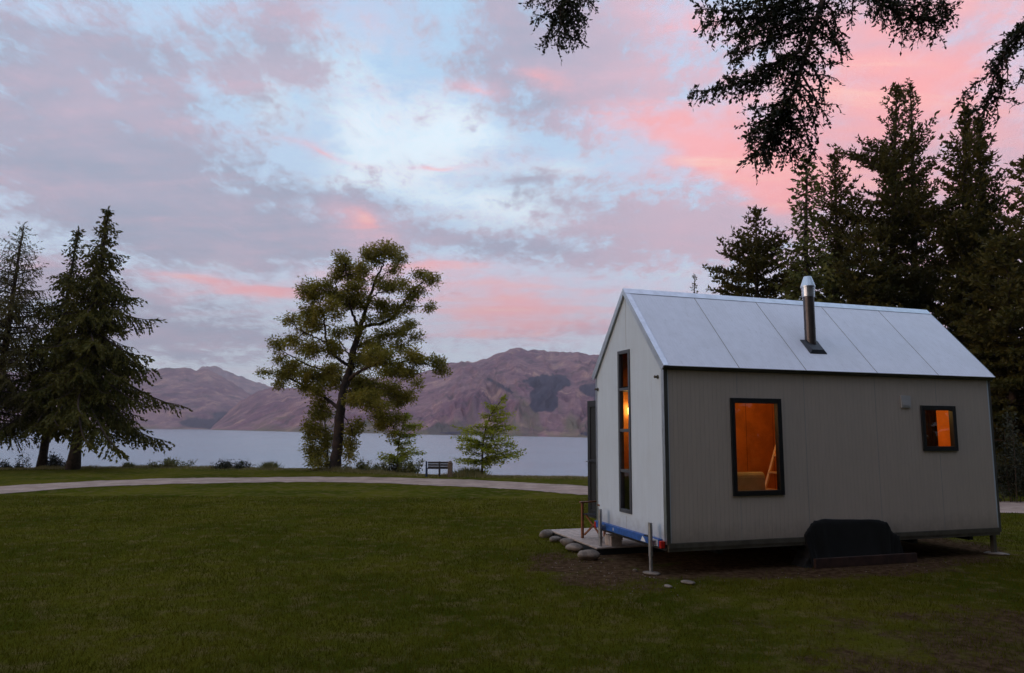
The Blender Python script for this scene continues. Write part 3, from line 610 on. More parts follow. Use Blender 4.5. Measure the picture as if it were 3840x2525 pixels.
young('bright green young oak leaning right, between the bench and the cabin', 32.2, [(1212, 890), (1213, 700), (1218, 590), (1245, 420), (1290, 290), (1370, 180), (1442, 85)],
      [(930, 515), (990, 540), (1020, 440), (1140, 380), (1190, 275), (1250, 200), (980, 720), (1000, 660), (1100, 590), (1040, 745), (1060, 560), (1160, 740), (1600, 655), (1530, 555), (1500, 420), (1480, 380), (1470, 320), (1470, 270), (1445, 205), (1440, 745), (1290, 775), (1560, 665), (1350, 720), (1380, 560), (1400, 640), (1330, 600), (1450, 480), (1390, 420), (1340, 250), (1455, 110), (1240, 500), (1180, 620), (1240, 790)], 51, 78, .05)
young('smaller young oak in front of the shrubs, beside the big eucalyptus', 34.5, [(370, 860), (370, 720), (385, 560), (415, 430), (440, 340), (465, 255)],
      [(200, 690), (260, 750), (290, 680), (330, 720), (600, 400), (540, 380), (590, 485), (520, 470), (545, 550), (590, 640), (500, 610), (510, 665), (470, 700), (440, 745), (400, 620), (380, 540), (430, 470), (460, 300), (380, 480), (350, 560)], 53, 75, .035)

# ---------------------------------------------------------------- shrubs and grass tufts on the bank
def shrub(kn, label, px, Y, w, h, mat, seed, n=900, grp=None, spiky=False, zoff=0.0):
    r_ = np.random.default_rng(seed); b0 = G_(px, Y, -.02 + zoff); root = empty(kn, b0); tag(root, label, 'shrub' if not spiky else 'grass tuft', grp)
    if spiky:
        P_ = r_.normal(0, 1, (n, 3)) * (w * .22, w * .2, 0); D_ = P_ * (1.1 / w, 1.1 / w, 0) + r_.normal(0, .25, (n, 3)) * (1, 1, .3) + (0, 0, 1)
        lf = MB(); lf.quads(leafq(P_, D_, h * r_.uniform(.5, 1.15, n), .022 + .02 * r_.random(n), r_)); lf.build('blades', M[mat], root)
    else:
        st = MB(); Q = []
        for k in range(max(6, int(w * 7))):
            x = r_.uniform(-.5, .5) * w; y = r_.uniform(-.35, .35) * min(w, 1.2); hh = h * r_.uniform(.45, 1.05) * (1 - (abs(x) / w * 1.5) ** 2 * .6)
            tip = np.array([x * 1.1 + r_.normal(0, .06), y * 1.1, hh]); st.tube([(x * .6, y * .6, 0), (x * .9, y * .9, hh * .5), tip], [.015, .01, .004], 4, False)
            m_ = int(n / max(6, int(w * 7))); u = r_.uniform(.15, 1.05, m_); PP = np.array([x * .6, y * .6, 0]) + (tip - (x * .6, y * .6, 0)) * u[:, None] + r_.normal(0, .09, (m_, 3))
            PP[:, 2] = np.abs(PP[:, 2]); Q.append(leafq(PP, r_.normal(0, 1, (m_, 3)) + (0, 0, .6), r_.uniform(.07, .15, m_), r_.uniform(.03, .06, m_), r_))
        st.build('stems', M['bark'], root); lf = MB(); lf.quads(np.concatenate(Q)); lf.build('foliage', M[mat], root)
sg = 'low shrubs on the bank edge'
shrub('shrub', 'low olive shrub at the foot of the eucalyptus, left end of the shrub row', 848, 35.4, 1.5, .62, 'shrub', 61, 1500, sg)
shrub('shrub', 'yellowish low shrub around the trunk of the smaller young oak', 900, 35.0, 1.6, .65, 'shrub', 62, 1600, sg)
shrub('shrub', 'taller dark bush in the shrub row, just left of the bench', 962, 34.0, 1.3, .80, 'shrub', 63, 1700, sg)
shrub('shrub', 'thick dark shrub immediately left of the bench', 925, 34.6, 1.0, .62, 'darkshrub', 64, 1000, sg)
shrub('grass_tuft', 'pale arching grass tuft between the bench and the leaning young oak', 1095, 32.6, 1.2, .42, 'shrub', 65, 700, 'grass tufts on the bank', True)
shrub('grass_tuft', 'rounded grass tuft left of the eucalyptus', 632, 36.3, .7, .42, 'shrub', 66, 450, 'grass tufts on the bank', True)
shrub('shrub', 'long low dark shrub left of the eucalyptus, on the bank edge', 545, 36.4, 2.0, .38, 'darkshrub', 67, 1300, sg)
shrub('shrub', 'pale scrub patch on the bank right of the tallest spruce', 408, 36.8, 1.9, .36, 'shrub', 68, 1300, sg)
shrub('grass_tuft', 'small grass tuft on the bank nearest the tallest spruce', 305, 36.9, .4, .32, 'shrub', 69, 250, 'grass tufts on the bank', True)
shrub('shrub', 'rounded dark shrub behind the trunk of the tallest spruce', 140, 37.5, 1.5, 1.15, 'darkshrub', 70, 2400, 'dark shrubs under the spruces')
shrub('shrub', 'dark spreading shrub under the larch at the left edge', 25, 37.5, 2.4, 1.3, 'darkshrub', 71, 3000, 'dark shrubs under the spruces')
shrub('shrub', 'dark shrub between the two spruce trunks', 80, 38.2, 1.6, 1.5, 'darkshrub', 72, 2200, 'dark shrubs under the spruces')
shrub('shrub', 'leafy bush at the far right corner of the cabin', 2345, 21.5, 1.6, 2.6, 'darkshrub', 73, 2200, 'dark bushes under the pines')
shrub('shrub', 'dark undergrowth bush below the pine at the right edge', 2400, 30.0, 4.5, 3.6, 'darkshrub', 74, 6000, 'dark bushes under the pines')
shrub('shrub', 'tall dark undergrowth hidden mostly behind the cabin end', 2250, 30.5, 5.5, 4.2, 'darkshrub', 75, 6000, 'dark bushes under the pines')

# ---------------------------------------------------------------- grass
def grass_blades(n, ylo, yhi, hgt, wid, seed):
    r_ = np.random.default_rng(seed); y = ylo + (yhi - ylo) * r_.random(n) ** 1.35; x = (r_.random(n) * 2 - 1) * (y * .80 + .8)
    keep = ~onpath(x, y)
    c, s = math.cos(-HA), math.sin(-HA); lx = c * (x - HO[0]) - s * (y - HO[1]); ly = s * (x - HO[0]) + c * (y - HO[1])
    keep &= ~((lx > -4.1) & (lx < .12) & (ly > -.28) & (ly < 6.6))
    e = np.hypot((lx + 1.2) / 2.3, (ly - 3.) / 4.6); e2 = np.hypot((lx + .8) / 1.7, (ly + .9) / .95); e3 = np.hypot((x - 7) / 6, (y - 6) / 4.5)
    dirt_ = np.maximum(np.maximum(np.clip((1.12 - e) / .37, 0, 1), np.clip((1.1 - e2) / .9, 0, 1)), .80 * np.clip((1.2 - e3) / .85, 0, 1))
    pn = fbm(x * 1.1, y * 1.1, 5, 77)
    keep &= r_.random(n) < np.clip(1.25 - dirt_ * 1.45 + (pn - .5) * 1.2, .04, 1)
    x, y = x[keep], y[keep]; k = len(x); z = gz(x, y)
    hh = hgt * r_.uniform(.4, 1.25, k) * (.6 + .9 * fbm(x * .8, y * .8, 4, 5)[:k]); a = r_.random(k) * 6.283; w = wid * r_.uniform(.6, 1.3, k) * (.6 + y / 14)
    lean = r_.normal(0, .45, (k, 2)) * hh[:, None]
    p0 = np.stack([x - np.cos(a) * w, y - np.sin(a) * w, z - .005], -1); p1 = np.stack([x + np.cos(a) * w, y + np.sin(a) * w, z - .005], -1)
    p2 = np.stack([x + lean[:, 0], y + lean[:, 1], z + hh], -1)
    return np.stack([p0, p1, p2], 1)
gm = leafmat('grass blades', (.060, .066, .004), (.108, .100, .008), (.12, .098, .014), .3, 0.0)
g = MB(); g.tris(grass_blades(330000, 4.2, 22, .045, .0035, 81)); tag(g.build('grass', gm), 'short mown lawn grass with worn brownish patches near the cabin', 'grass', kind='stuff')
# long rough grass along the edge of the bank
r_ = np.random.default_rng(83); n = 26000; x = r_.uniform(-34, 9, n); e = np.interp(x, bankx, banky); y = e + r_.normal(.1, .5, n)
pn = np.clip((fbm(x * .5, y * .4, 4, 90) - .42) * 3.2, .12, 1); hh = .05 + .22 * pn * r_.uniform(.4, 1.2, n); z = gz(x, y); w = .012
a = r_.random(n) * 6.28; ln = r_.normal(0, .4, (n, 2)) * hh[:, None]
g = MB(); g.tris(np.stack([np.stack([x - np.cos(a) * w, y - np.sin(a) * w, z - .01], -1), np.stack([x + np.cos(a) * w, y + np.sin(a) * w, z - .01], -1), np.stack([x + ln[:, 0], y + ln[:, 1], z + hh], -1)], 1))
tag(g.build('rough_grass', leafmat('rough bank grass', (.15, .14, .035), (.26, .21, .08), (.34, .27, .12), .3)), 'rough uncut grass along the edge of the lake bank', 'grass', kind='stuff')

# ---------------------------------------------------------------- bench and post on the bank
bp0 = onz(1021, 1108); bp0[2] = gz(bp0[0:1], bp0[1:2])[0]
bench = empty('park_bench', bp0, R(3)); tag(bench, 'dark wooden bench with slatted back, seen from behind, facing the lake', 'bench')
u_ = 1669 / bp0[1]
bl = MB()
for zq in (.36, .46, .56): bl.box((-.50, -.03, zq), (.50, .0, zq + .085))
bl.build('backrest', M['benchwood'], bench, bevel=.004)
sl_ = MB()
for yq in (.02, .13, .24, .35): sl_.box((-.54, yq, .33), (.54, yq + .095, .36))
sl_.build('seat', M['benchwood'], bench, bevel=.004)
for xq in (-.56, 0.0, .5):
    lg = MB(); lg.box((xq - .035, -.07, 0), (xq + .035, -.0305, .66)); lg.box((xq - .03, .36, 0), (xq + .03, .42, .33)); lg.box((xq - .028, -.03, .27), (xq + .028, .36, .325))
    lg.build('leg', M['navy'] if xq < -.3 else M['benchwood'], bench, bevel=.004)
pp = onz(1046, 1109); pp[2] = gz(pp[0:1], pp[1:2])[0] - .03
post = empty('wooden_post', pp); tag(post, 'stout pale timber post standing at the right end of the bench', 'post')
g = MB(); g.box((-.10, -.09, 0), (.10, .09, .60)); g.build('shaft', M['postwood'], post, bevel=.012)
g = MB(); g.lathe([(.10, 0), (.10, .03), (.07, .06), (.06, .09), (.02, .12)], (0, 0, .60), 12); g.build('cap', M['postwood'], post, True)

# ---------------------------------------------------------------- the cabin on wheels
WID, LEN, Z0, ZE, ZR = 2.4, 6.4, .45, 3.01, 4.30
cab = empty('tiny_house', tuple(HO), HA); tag(cab, 'white metal-clad gabled tiny house on a trailer with glowing orange windows', 'house')
def cladmat(name, col, axis_ribs, rough=.45, ribd=.006, ribscale=1.0, var=.06, metal=0.0, pitch=.055):
    m = bpy.data.materials.new(name); m.use_nodes = True; q = NT(m.node_tree); b = q.n['Principled BSDF']
    oc = q.new('ShaderNodeTexCoord').outputs['Object']; x, y, z = q.sep(oc)
    co = {'x': x, 'y': y}[axis_ribs]
    ph = q.m('FRACT', q.m('DIVIDE', co, pitch)); rib = q.m('ADD', q.step(ph, .0, .16), q.step(ph, .84, 1.0, 0, -1))
    n = q.noise(q.map(oc, sc=(1, 1, .15)), 9, 5, .6); n2 = q.noise(oc, 1.3, 4, .6)
    c = q.mix(q.step(n, .3, .7), tuple(k * (1 - var) for k in col) + (1,), (*col, 1))
    c = q.mix(q.m('MULTIPLY', q.step(n2, .45, .7), .10), c, (.42, .40, .36, 1))
    c = q.mix(q.m('MULTIPLY', q.m('SUBTRACT', 1.0, rib), .10 * ribscale), c, tuple(k * .6 for k in col) + (1,))
    dz_ = q.m('MULTIPLY', q.step(q.m('ADD', z, q.m('MULTIPLY', q.noise(oc, 5, 6, .7), .45)), .62, 1.0, 1, 0), q.step(z, 2.6, 2.7, 1, 0))
    c = q.mix(q.m('MULTIPLY', dz_, .45), c, (.17, .13, .095, 1))
    st_ = q.step(q.noise(q.map(oc, sc=(5, 5, .22)), 3.0, 5, .6), .58, .74)
    c = q.mix(q.m('MULTIPLY', st_, .16), c, (.25, .23, .20, 1))
    q.l.new(c, b.inputs['Base Color']); b.inputs['Roughness'].default_value = rough; b.inputs['Metallic'].default_value = metal
    if not ribscale: return m
    bp = q.new('ShaderNodeBump'); bp.inputs['Strength'].default_value = .5 * ribscale; bp.inputs['Distance'].default_value = ribd
    q.l.new(rib, bp.inputs['Height']); q.l.new(bp.outputs[0], b.inputs['Normal'])
    return m
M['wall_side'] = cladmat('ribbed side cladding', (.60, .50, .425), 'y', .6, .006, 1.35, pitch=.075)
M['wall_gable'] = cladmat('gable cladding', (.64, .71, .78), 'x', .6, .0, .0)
M['roof'] = cladmat('roof panel', (.88, .89, .97), 'y', .34, .004, .7)
M['ventgrey'] = pmat('pale vent', (.52, .50, .50), .6)
M['lapseam'] = pmat('lining joint', (.16, .06, .012), .7)
M['seam'] = pmat('panel seam', (.40, .38, .36), .6, var=.2)
M['wood_in'] = pmat('warm plywood lining', (.62, .22, .035), .55, var=.3, vscale=3, bump=.05)
M['floor_in'] = pmat('floor boards', (.22, .10, .04), .5, var=.3)
def wall_with_holes(name, ax, pos0, pos1, u0, u1, z0, z1, holes, mat, parent, poly=None):
    """wall slab; ax=0: plane x from pos0..pos1, u runs along y; ax=1: plane y, u runs along x. holes=(u0,u1,z0,z1)"""
    g = MB(); us = sorted({u0, u1} | {h for k in holes for h in k[:2]}); zs = sorted({z0, z1} | {h for k in holes for h in k[2:]})
    inside = lambda u, z: any(h[0] < u < h[1] and h[2] < z < h[3] for h in holes)
    def P3(u, z, p): return (p, u, z) if ax == 0 else (u, p, z)
    cells = {}
    for a in range(len(us) - 1):
        for b_ in range(len(zs) - 1): cells[a, b_] = not inside((us[a] + us[a + 1]) / 2, (zs[b_] + zs[b_ + 1]) / 2)
    for (a, b_), s_ in cells.items():
        if not s_: continue
        ua, ub, za, zb = us[a], us[a + 1], zs[b_], zs[b_ + 1]
        for p in (pos0, pos1): g.add([P3(ua, za, p), P3(ub, za, p), P3(ub, zb, p), P3(ua, zb, p)], np.array([(0, 1, 2, 3)]))
        for (da, db, q0, q1) in ((-1, 0, (ua, za), (ua, zb)), (1, 0, (ub, za), (ub, zb)), (0, -1, (ua, za), (ub, za)), (0, 1, (ua, zb), (ub, zb))):
            if not cells.get((a + da, b_ + db), False):
                g.add([P3(*q0, pos0), P3(*q1, pos0), P3(*q1, pos1), P3(*q0, pos1)], np.array([(0, 1, 2, 3)]))
    return g, us, zs
WM = (1.13, 2.02, Z0 + .65, Z0 + 2.09); WS = (4.82, 5.55, Z0 + 1.30, Z0 + 2.03)
GW = (-1.485, -1.08, Z0 + .30, Z0 + 2.90)
# side wall facing the viewer, long wall behind, end walls, gable triangles
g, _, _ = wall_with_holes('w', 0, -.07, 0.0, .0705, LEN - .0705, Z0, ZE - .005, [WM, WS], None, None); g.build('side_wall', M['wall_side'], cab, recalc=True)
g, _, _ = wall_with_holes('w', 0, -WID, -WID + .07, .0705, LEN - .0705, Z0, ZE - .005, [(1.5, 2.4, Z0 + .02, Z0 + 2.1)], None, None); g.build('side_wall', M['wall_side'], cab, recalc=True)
sl = (ZR - ZE) / (WID / 2)
g, _, _ = wall_with_holes('w', 1, 0.0, .07, -WID, 0.0, Z0, ZE - .001, [(GW[0], GW[1], GW[2], ZE - .001)], None, None)
zt = GW[3]
h0_, h1_ = ZE + (WID + GW[0]) * sl, ZE - GW[1] * sl
g.prism([(-WID, ZE), (GW[0], ZE), (GW[0], h0_)], 1, 0.0, .07); g.prism([(GW[0], zt), (GW[1], zt), (GW[1], h1_), (-WID / 2, ZR), (GW[0], h0_)], 1, 0.0, .07); g.prism([(GW[1], ZE), (0, ZE), (GW[1], h1_)], 1, 0.0, .07)
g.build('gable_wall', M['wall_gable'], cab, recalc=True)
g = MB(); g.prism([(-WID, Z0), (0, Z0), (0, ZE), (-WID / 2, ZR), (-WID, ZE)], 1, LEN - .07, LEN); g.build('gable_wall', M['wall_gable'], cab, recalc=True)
# inner lining
L0 = .078
g, _, _ = wall_with_holes('w', 0, -L0 - .02, -L0, .08, LEN - .08, Z0 + .05, ZE - .02, [WM, WS], None, None); g.build('lining', M['wood_in'], cab, recalc=True)
g, _, _ = wall_with_holes('w', 0, -WID + L0, -WID + L0 + .02, .08, LEN - .08, Z0 + .05, ZE - .02, [(1.5, 2.4, Z0 + .06, Z0 + 2.1)], None, None); g.build('lining', M['wood_in'], cab, recalc=True)
g = MB(); g.box((-WID + .10, .078, Z0 + .05), (GW[0] - .03, .095, ZE)); g.box((GW[1] + .03, .078, Z0 + .05), (-.10, .095, ZE)); g.box((-WID + .1, LEN - .10, Z0 + .05), (-.1, LEN - .08, ZE)); g.each('lining', M['wood_in'], cab)
g = MB()
for s_ in (-1, 1):
    xe = 0 if s_ > 0 else -WID; d = -s_
    g.prism([(xe + d * .1, ZE - .06), (-WID / 2, ZR - .16), (-WID / 2, ZR - .13), (xe + d * .085, ZE - .03)] if s_ > 0 else [(xe + d * .1, ZE - .06), (xe + d * .085, ZE - .03), (-WID / 2, ZR - .13), (-WID / 2, ZR - .16)], 1, .1, LEN - .11)
g.build('ceiling_lining', M['wood_in'], cab, recalc=True)
g = MB()
for yq in (2.45, 3.05, 3.65, 4.8, 5.6): g.box((-WID + L0 + .02, yq - .004, Z0 + .05), (-WID + L0 + .0225, yq + .004, ZE - .03))
g.each('lining_joint', M['lapseam'], cab)
g = MB(); g.box((-WID + .07, .07, Z0 - .02), (-.07, LEN - .07, Z0 + .04)); g.build('floor', M['floor_in'], cab)
g = MB(); g.box((-WID + .1, 3.75, Z0 + .05), (-1.25, 3.80, ZE - .03)); g.box((-WID + .1, 4.15, Z0 + .05), (-.10, 4.20, ZE - .03)); g.each('partition', M['wood_in'], cab)
# roof: two slabs, ridge cap, barge and eave flashings
nrm = np.array([sl, 0, 1]) / math.hypot(sl, 1); th = .05; ov = .06
for s_ in (1, -1):
    e = np.array([0 if s_ > 0 else -WID, 0, ZE]); rdg = np.array([-WID / 2, 0, ZR]); nn = np.array([sl * s_, 0, 1]) / math.hypot(sl, 1); dn = (e - rdg) / np.linalg.norm(e - rdg)
    a = e + dn * ov + nn * .004; b_ = rdg + nn * .004; g = MB()
    topr = np.array([-WID / 2, 0, ZR + .004 + th / nn[2]])
    poly = [(a[0], a[2]), (b_[0] + (.001 * s_), b_[2]), (topr[0] + .001 * s_, topr[2]), (a[0] + nn[0] * th, a[2] + nn[2] * th)]
    g.prism(poly, 1, -.035, LEN + .035); g.build('roof', M['roof'], cab, recalc=True)
    bg_ = MB()
    for yq in (-.041, LEN + .036):
        o1 = nn * (th + .006); w_ = dn * .07
        q1, q2 = a + dn * .004 - nn * .05, b_ - nn * .05; q3, q4 = b_ + nn * (th + .006), a + dn * .004 + nn * (th + .006)
        q2 = np.array([-WID / 2 + .0012 * s_, 0, ZR - .02]); q3 = np.array([-WID / 2 + .0012 * s_, 0, ZR + .012 + th / nn[2]])
        bg_.prism([(q1[0], q1[2]), (q2[0], q2[2]), (q3[0], q3[2]), (q4[0], q4[2])], 1, yq - .005, yq + .006)
    # folded strip on top of the verge
    bg_.prism([(a + nn * (th + .002))[[0, 2]], (np.array([-WID / 2 + .0012 * s_, 0, topr[2] + .002]))[[0, 2]], (np.array([-WID / 2 + .0012 * s_, 0, topr[2] + .006]))[[0, 2]], (a + nn * (th + .006))[[0, 2]]], 1, -.035, .045)
    bg_.each('barge_flashing', M['trim'], cab, recalc=True)
    if s_ > 0:
        fl = MB(); p = a + dn * .0005; fl.prism([(p + nn * (th + .001))[[0, 2]], (p + dn * .006 + nn * (th + .001))[[0, 2]], (p + dn * .006 - nn * .03)[[0, 2]], (p - nn * .03)[[0, 2]]], 1, -.03, LEN + .03)
        fl.build('eave_flashing', M['dtrim'], cab, recalc=True)
        sm = MB()
        for yq in (1.25, 2.48, 3.88, 5.17):
            c0_ = a + nn * (th + .0005); c1_ = np.array([-WID / 2, 0, topr[2]]) + nn * .0005
            sm.prism([c0_[[0, 2]], c1_[[0, 2]], (c1_ + nn * .002)[[0, 2]], (c0_ + nn * .002)[[0, 2]]], 1, yq - .006, yq + .006)
        sm.each('roof_seam', M['seam'], cab, recalc=True)
g = MB(); zc = ZR + .004 + th / nrm[2]; g.prism([(-WID / 2 - .09, zc - .09 * sl + .004), (-WID / 2, zc + .004), (-WID / 2 + .09, zc - .09 * sl + .004), (-WID / 2 + .09, zc - .09 * sl + .012), (-WID / 2, zc + .012), (-WID / 2 - .09, zc - .09 * sl + .012)], 1, -.04, LEN + .04)
g.build('ridge_cap', M['trim'], cab, recalc=True)
# seams and corner trims
g = MB()
for yq in (1.25, 2.48, 3.88, 5.17):
    if WM[0] < yq < WM[1]: g.box((0.0, yq - .004, WM[3] + .07), (.0015, yq + .004, ZE - .05)); g.box((0.0, yq - .004, Z0 + .01), (.0015, yq + .004, WM[2] - .07))
    elif WS[0] < yq < WS[1]: g.box((0.0, yq - .004, WS[3] + .07), (.0015, yq + .004, ZE - .05)); g.box((0.0, yq - .004, Z0 + .01), (.0015, yq + .004, WS[2] - .07))
    else: g.box((0.0, yq - .004, Z0 + .01), (.0015, yq + .004, ZE - .05))
g.each('wall_seam', M['seam'], cab)
g = MB(); g.box((-WID / 2 - .004, -.0015, GW[3] + .05), (-WID / 2 + .004, 0, ZR - .06)); g.box((-1.28, -.0015, Z0 + .02), (-1.272, 0, GW[2] - .06)); g.each('gable_seam', M['seam'], cab)
g = MB(); g.box((.0005, -.004, Z0 - .02), (.006, .055, ZE - .03)); g.build('corner_trim', M['dtrim'], cab)
g = MB(); g.box((-.07, -.008, Z0 - .02), (.006, -.0045, ZE - .02)); g.box((-WID - .006, -.008, Z0 - .02), (-WID + .05, -.0045, ZE - .02)); g.each('corner_trim', M['trim'], cab)
g = MB(); g.box((.0005, LEN - .04, Z0 - .02), (.006, LEN + .004, ZE - .03)); g.build('corner_trim', M['dtrim'], cab)
# windows
gl = bpy.data.materials.new('window glass'); gl.use_nodes = True; q = NT(gl.node_tree); q.n.remove(q.n['Principled BSDF'])
tr = q.new('ShaderNodeBsdfTransparent'); tr.inputs[0].default_value = (.86, .88, .86, 1); gs = q.new('ShaderNodeBsdfGlossy'); gs.inputs['Roughness'].default_value = .02
fr = q.new('ShaderNodeFresnel'); fr.inputs[0].default_value = 1.55; mx = q.new('ShaderNodeMixShader')
q.l.new(q.m('MULTIPLY', fr.outputs[0], 1.5, clamp=True), mx.inputs[0]); q.l.new(tr.outputs[0], mx.inputs[1]); q.l.new(gs.outputs[0], mx.inputs[2]); q.l.new(mx.outputs[0], q.n['Material Output'].inputs[0])
def window(ax, h, fw, mat, pos, out, transoms=(), name='window'):
    u0, u1, z0, z1 = h; g = MB(); lo, hi = pos
    def B(ua, ub, za, zb, d=0.0):
        if ax == 0: g.box((lo + d, ua, za), (hi - d, ub, zb))
        else: g.box((ua, lo + d, za), (ub, hi - d, zb))
    B(u0 - .012, u0 + fw, z0 - .012, z1 + .012); B(u1 - fw, u1 + .012, z0 - .012, z1 + .012)
    B(u0 + fw, u1 - fw, z0 - .012, z0 + fw); B(u0 + fw, u1 - fw, z1 - fw, z1 + .012)
    for zt_ in transoms: B(u0 + fw, u1 - fw, zt_ - fw * .55, zt_ + fw * .55, .004)
    fr_ = g.build(name, mat, cab, bevel=.004)
    lim = [z0 + fw] + [z for t_ in transoms for z in (t_ - fw * .55, t_ + fw * .55)] + [z1 - fw]
    for k in range(0, len(lim), 2):
        p = MB(); mid_ = (lo + hi) / 2
        V = [(mid_, u0 + fw, lim[k]), (mid_, u1 - fw, lim[k]), (mid_, u1 - fw, lim[k + 1]), (mid_, u0 + fw, lim[k + 1])]
        if ax == 1: V = [(v[1], v[0], v[2]) for v in V]
        p.add(V, np.array([(0, 1, 2, 3)])); p.build('pane', gl, fr_)
    return fr_
window(0, WM, .065, M['blackframe'], (-.06, .025), 1)['label'] = 'tall black-framed window glowing orange'
window(0, WS, .065, M['blackframe'], (-.06, .025), 1)['label'] = 'small square black-framed window'
window(1, GW, .045, M['greyframe'], (-.018, .06), -1, (Z0 + .95, Z0 + 1.60, Z0 + 2.27))['label'] = 'narrow full-height window of four panes in the gable'
# door leaf standing open beyond the gable
g = MB(); g.box((-3.25, .20, Z0 + .0), (-3.13, .245, Z0 + 2.15)); g.box((-2.58, .20, Z0), (-2.46, .245, Z0 + 2.15)); g.box((-3.13, .20, Z0), (-2.58, .245, Z0 + .14)); g.box((-3.13, .20, Z0 + 2.03), (-2.58, .245, Z0 + 2.15)); g.box((-3.13, .20, Z0 + 1.0), (-2.58, .245, Z0 + 1.06))
dr = g.build('door', M['blackframe'], cab, bevel=.004); g = MB(); g.box((-3.13, .215, Z0 + .14), (-2.58, .23, Z0 + 1.0)); g.box((-3.13, .215, Z0 + 1.06), (-2.58, .23, Z0 + 2.03)); g.each('panel', M['black'], dr)
g = MB(); g.box((-2.458, .215, Z0 + .45), (-WID - .001, .232, Z0 + .53)); g.box((-2.458, .215, Z0 + 1.7), (-WID - .001, .232, Z0 + 1.78)); g.each('hinge', M['steel'], dr)
g = MB(); g.tube([(-3.19, .20, Z0 + 1.02), (-3.19, .14, Z0 + 1.02), (-3.09, .14, Z0 + 1.02)], .011, 6); g.build('handle', M['steel'], dr)
# floor rail, beam, lamps, jacks
g = MB(); g.box((-.05, .02, Z0 - .075), (.012, LEN, Z0 - .003)); g.box((-.03, .02, Z0 - .125), (-.002, LEN - .02, Z0 - .075)); g.build('floor_rail', M['rail'], cab, bevel=.003)
g = MB(); g.box((-WID, .02, Z0 - .12), (-.051, LEN - .02, Z0 - .025)); 
for yq in (.9, 2.2, 4.6, 5.8): g.box((-WID + .1, yq, Z0 - .20), (-.1, yq + .08, Z0 - .12))
g.build('underframe', M['black'], cab)
g = MB(); g.box((-WID + .05, -.075, Z0 - .06), (-.12, -.004, Z0 + .045)); be = g.build('rear_beam', M['blue'], cab, bevel=.006)
g = MB()
g.box((-.42, -.079, Z0 - .055), (-.14, -.0752, Z0 + .035))                              # pale end plate
g.add([(-.66, -.0775, Z0 - .05), (-.50, -.0775, Z0 - .05), (-.55, -.0775, Z0 + .0), (-.60, -.0775, Z0 + .03)], np.array([(0, 1, 2, 3)]))
g.box((-1.62, -.0775, Z0 - .03), (-1.60, -.0755, Z0 + .015)); g.each('sticker', M['white'], be)
g = MB()
for k, xq in enumerate(np.linspace(-.41, -.25, 8)): g.box((xq, -.0805, Z0 - .03), (xq + (.010 if k % 3 else .016), -.0791, Z0 + .025))
g.build('barcode', M['black'], be)
g = MB(); g.box((-.47, -.13, Z0 + .05), (-.33, -.08, Z0 + .065)); g.build('bracket', M['black'], cab)
for xq in (-.105, -WID + .04):
    g = MB(); g.box((xq + .01, -.085, Z0 - .075), (xq + .07, -.012, Z0 + .03)); tl = g.build('tail_light', M['red'], cab, bevel=.012)
    g = MB(); g.box((xq + .012, -.012, Z0 - .05), (xq + .07, -.0085, Z0 + .02)); g.build('mount', M['black'], tl)
for (xq, yq, zb, zt_) in ((-.20, -.16, .03, Z0 + .27), (-1.93, -.16, .02, Z0 + .28)):
    g = MB(); g.tube([(xq, yq, zb + .22), (xq, yq, zt_)], .033, 14); g.tube([(xq, yq, zb), (xq, yq, zb + .3)], .026, 12); g.lathe([(.036, 0), (.036, .02)], (xq, yq, zt_ - .12), 14)
    jk = g.build('jack', M['steel'], cab, smooth=False)
    g = MB(); g.bar((xq, yq, zt_ - .015), (xq - .05, yq, zt_ + .0), .016, .016); g.bar((xq - .05, yq, zt_), (xq - .05, yq, zt_ - .09), .016, .016); g.build('crank', M['steel'], jk)
    g = MB(); g.box((xq - .06, yq - .06, zb - .008), (xq + .06, yq + .06, zb)); g.build('foot', M['steel'], jk)
    g = MB(); g.box((xq - .03, yq + .03, Z0 - .04), (xq + .03, -.076, Z0 + .02)); g.build('bracket', M['steel'], jk)
g = MB(); g.box((-.12, LEN - .12, .04), (-.055, LEN - .055, Z0 - .12)); g.build('jack', M['rail'], cab)
g = MB(); g.box((-.12, LEN - .12, .03), (-.055, LEN - .055, .04)); g.build('foot', M['rail'], cab)
# small fittings
for xq, zq in ((-WID + .09, Z0 + 2.32), (-.17, Z0 + 2.40)):
    g = MB(); g.lathe([(.030, 0), (.030, .012), (.018, .02), (.018, .05), (.024, .055), (.006, .07)], (0, 0, 0), 12)
    o = g.build('gable_fitting', M['rail'], cab); o.rotation_euler = (R(90), 0, 0); o.location = (xq, -.001, zq)
g = MB(); g.box((.001, 4.40, Z0 + 2.0), (.022, 4.60, Z0 + 2.2)); g.box((.022, 4.43, Z0 + 2.03), (.030, 4.57, Z0 + 2.10)); g.build('vent', M['ventgrey'], cab, bevel=.006)
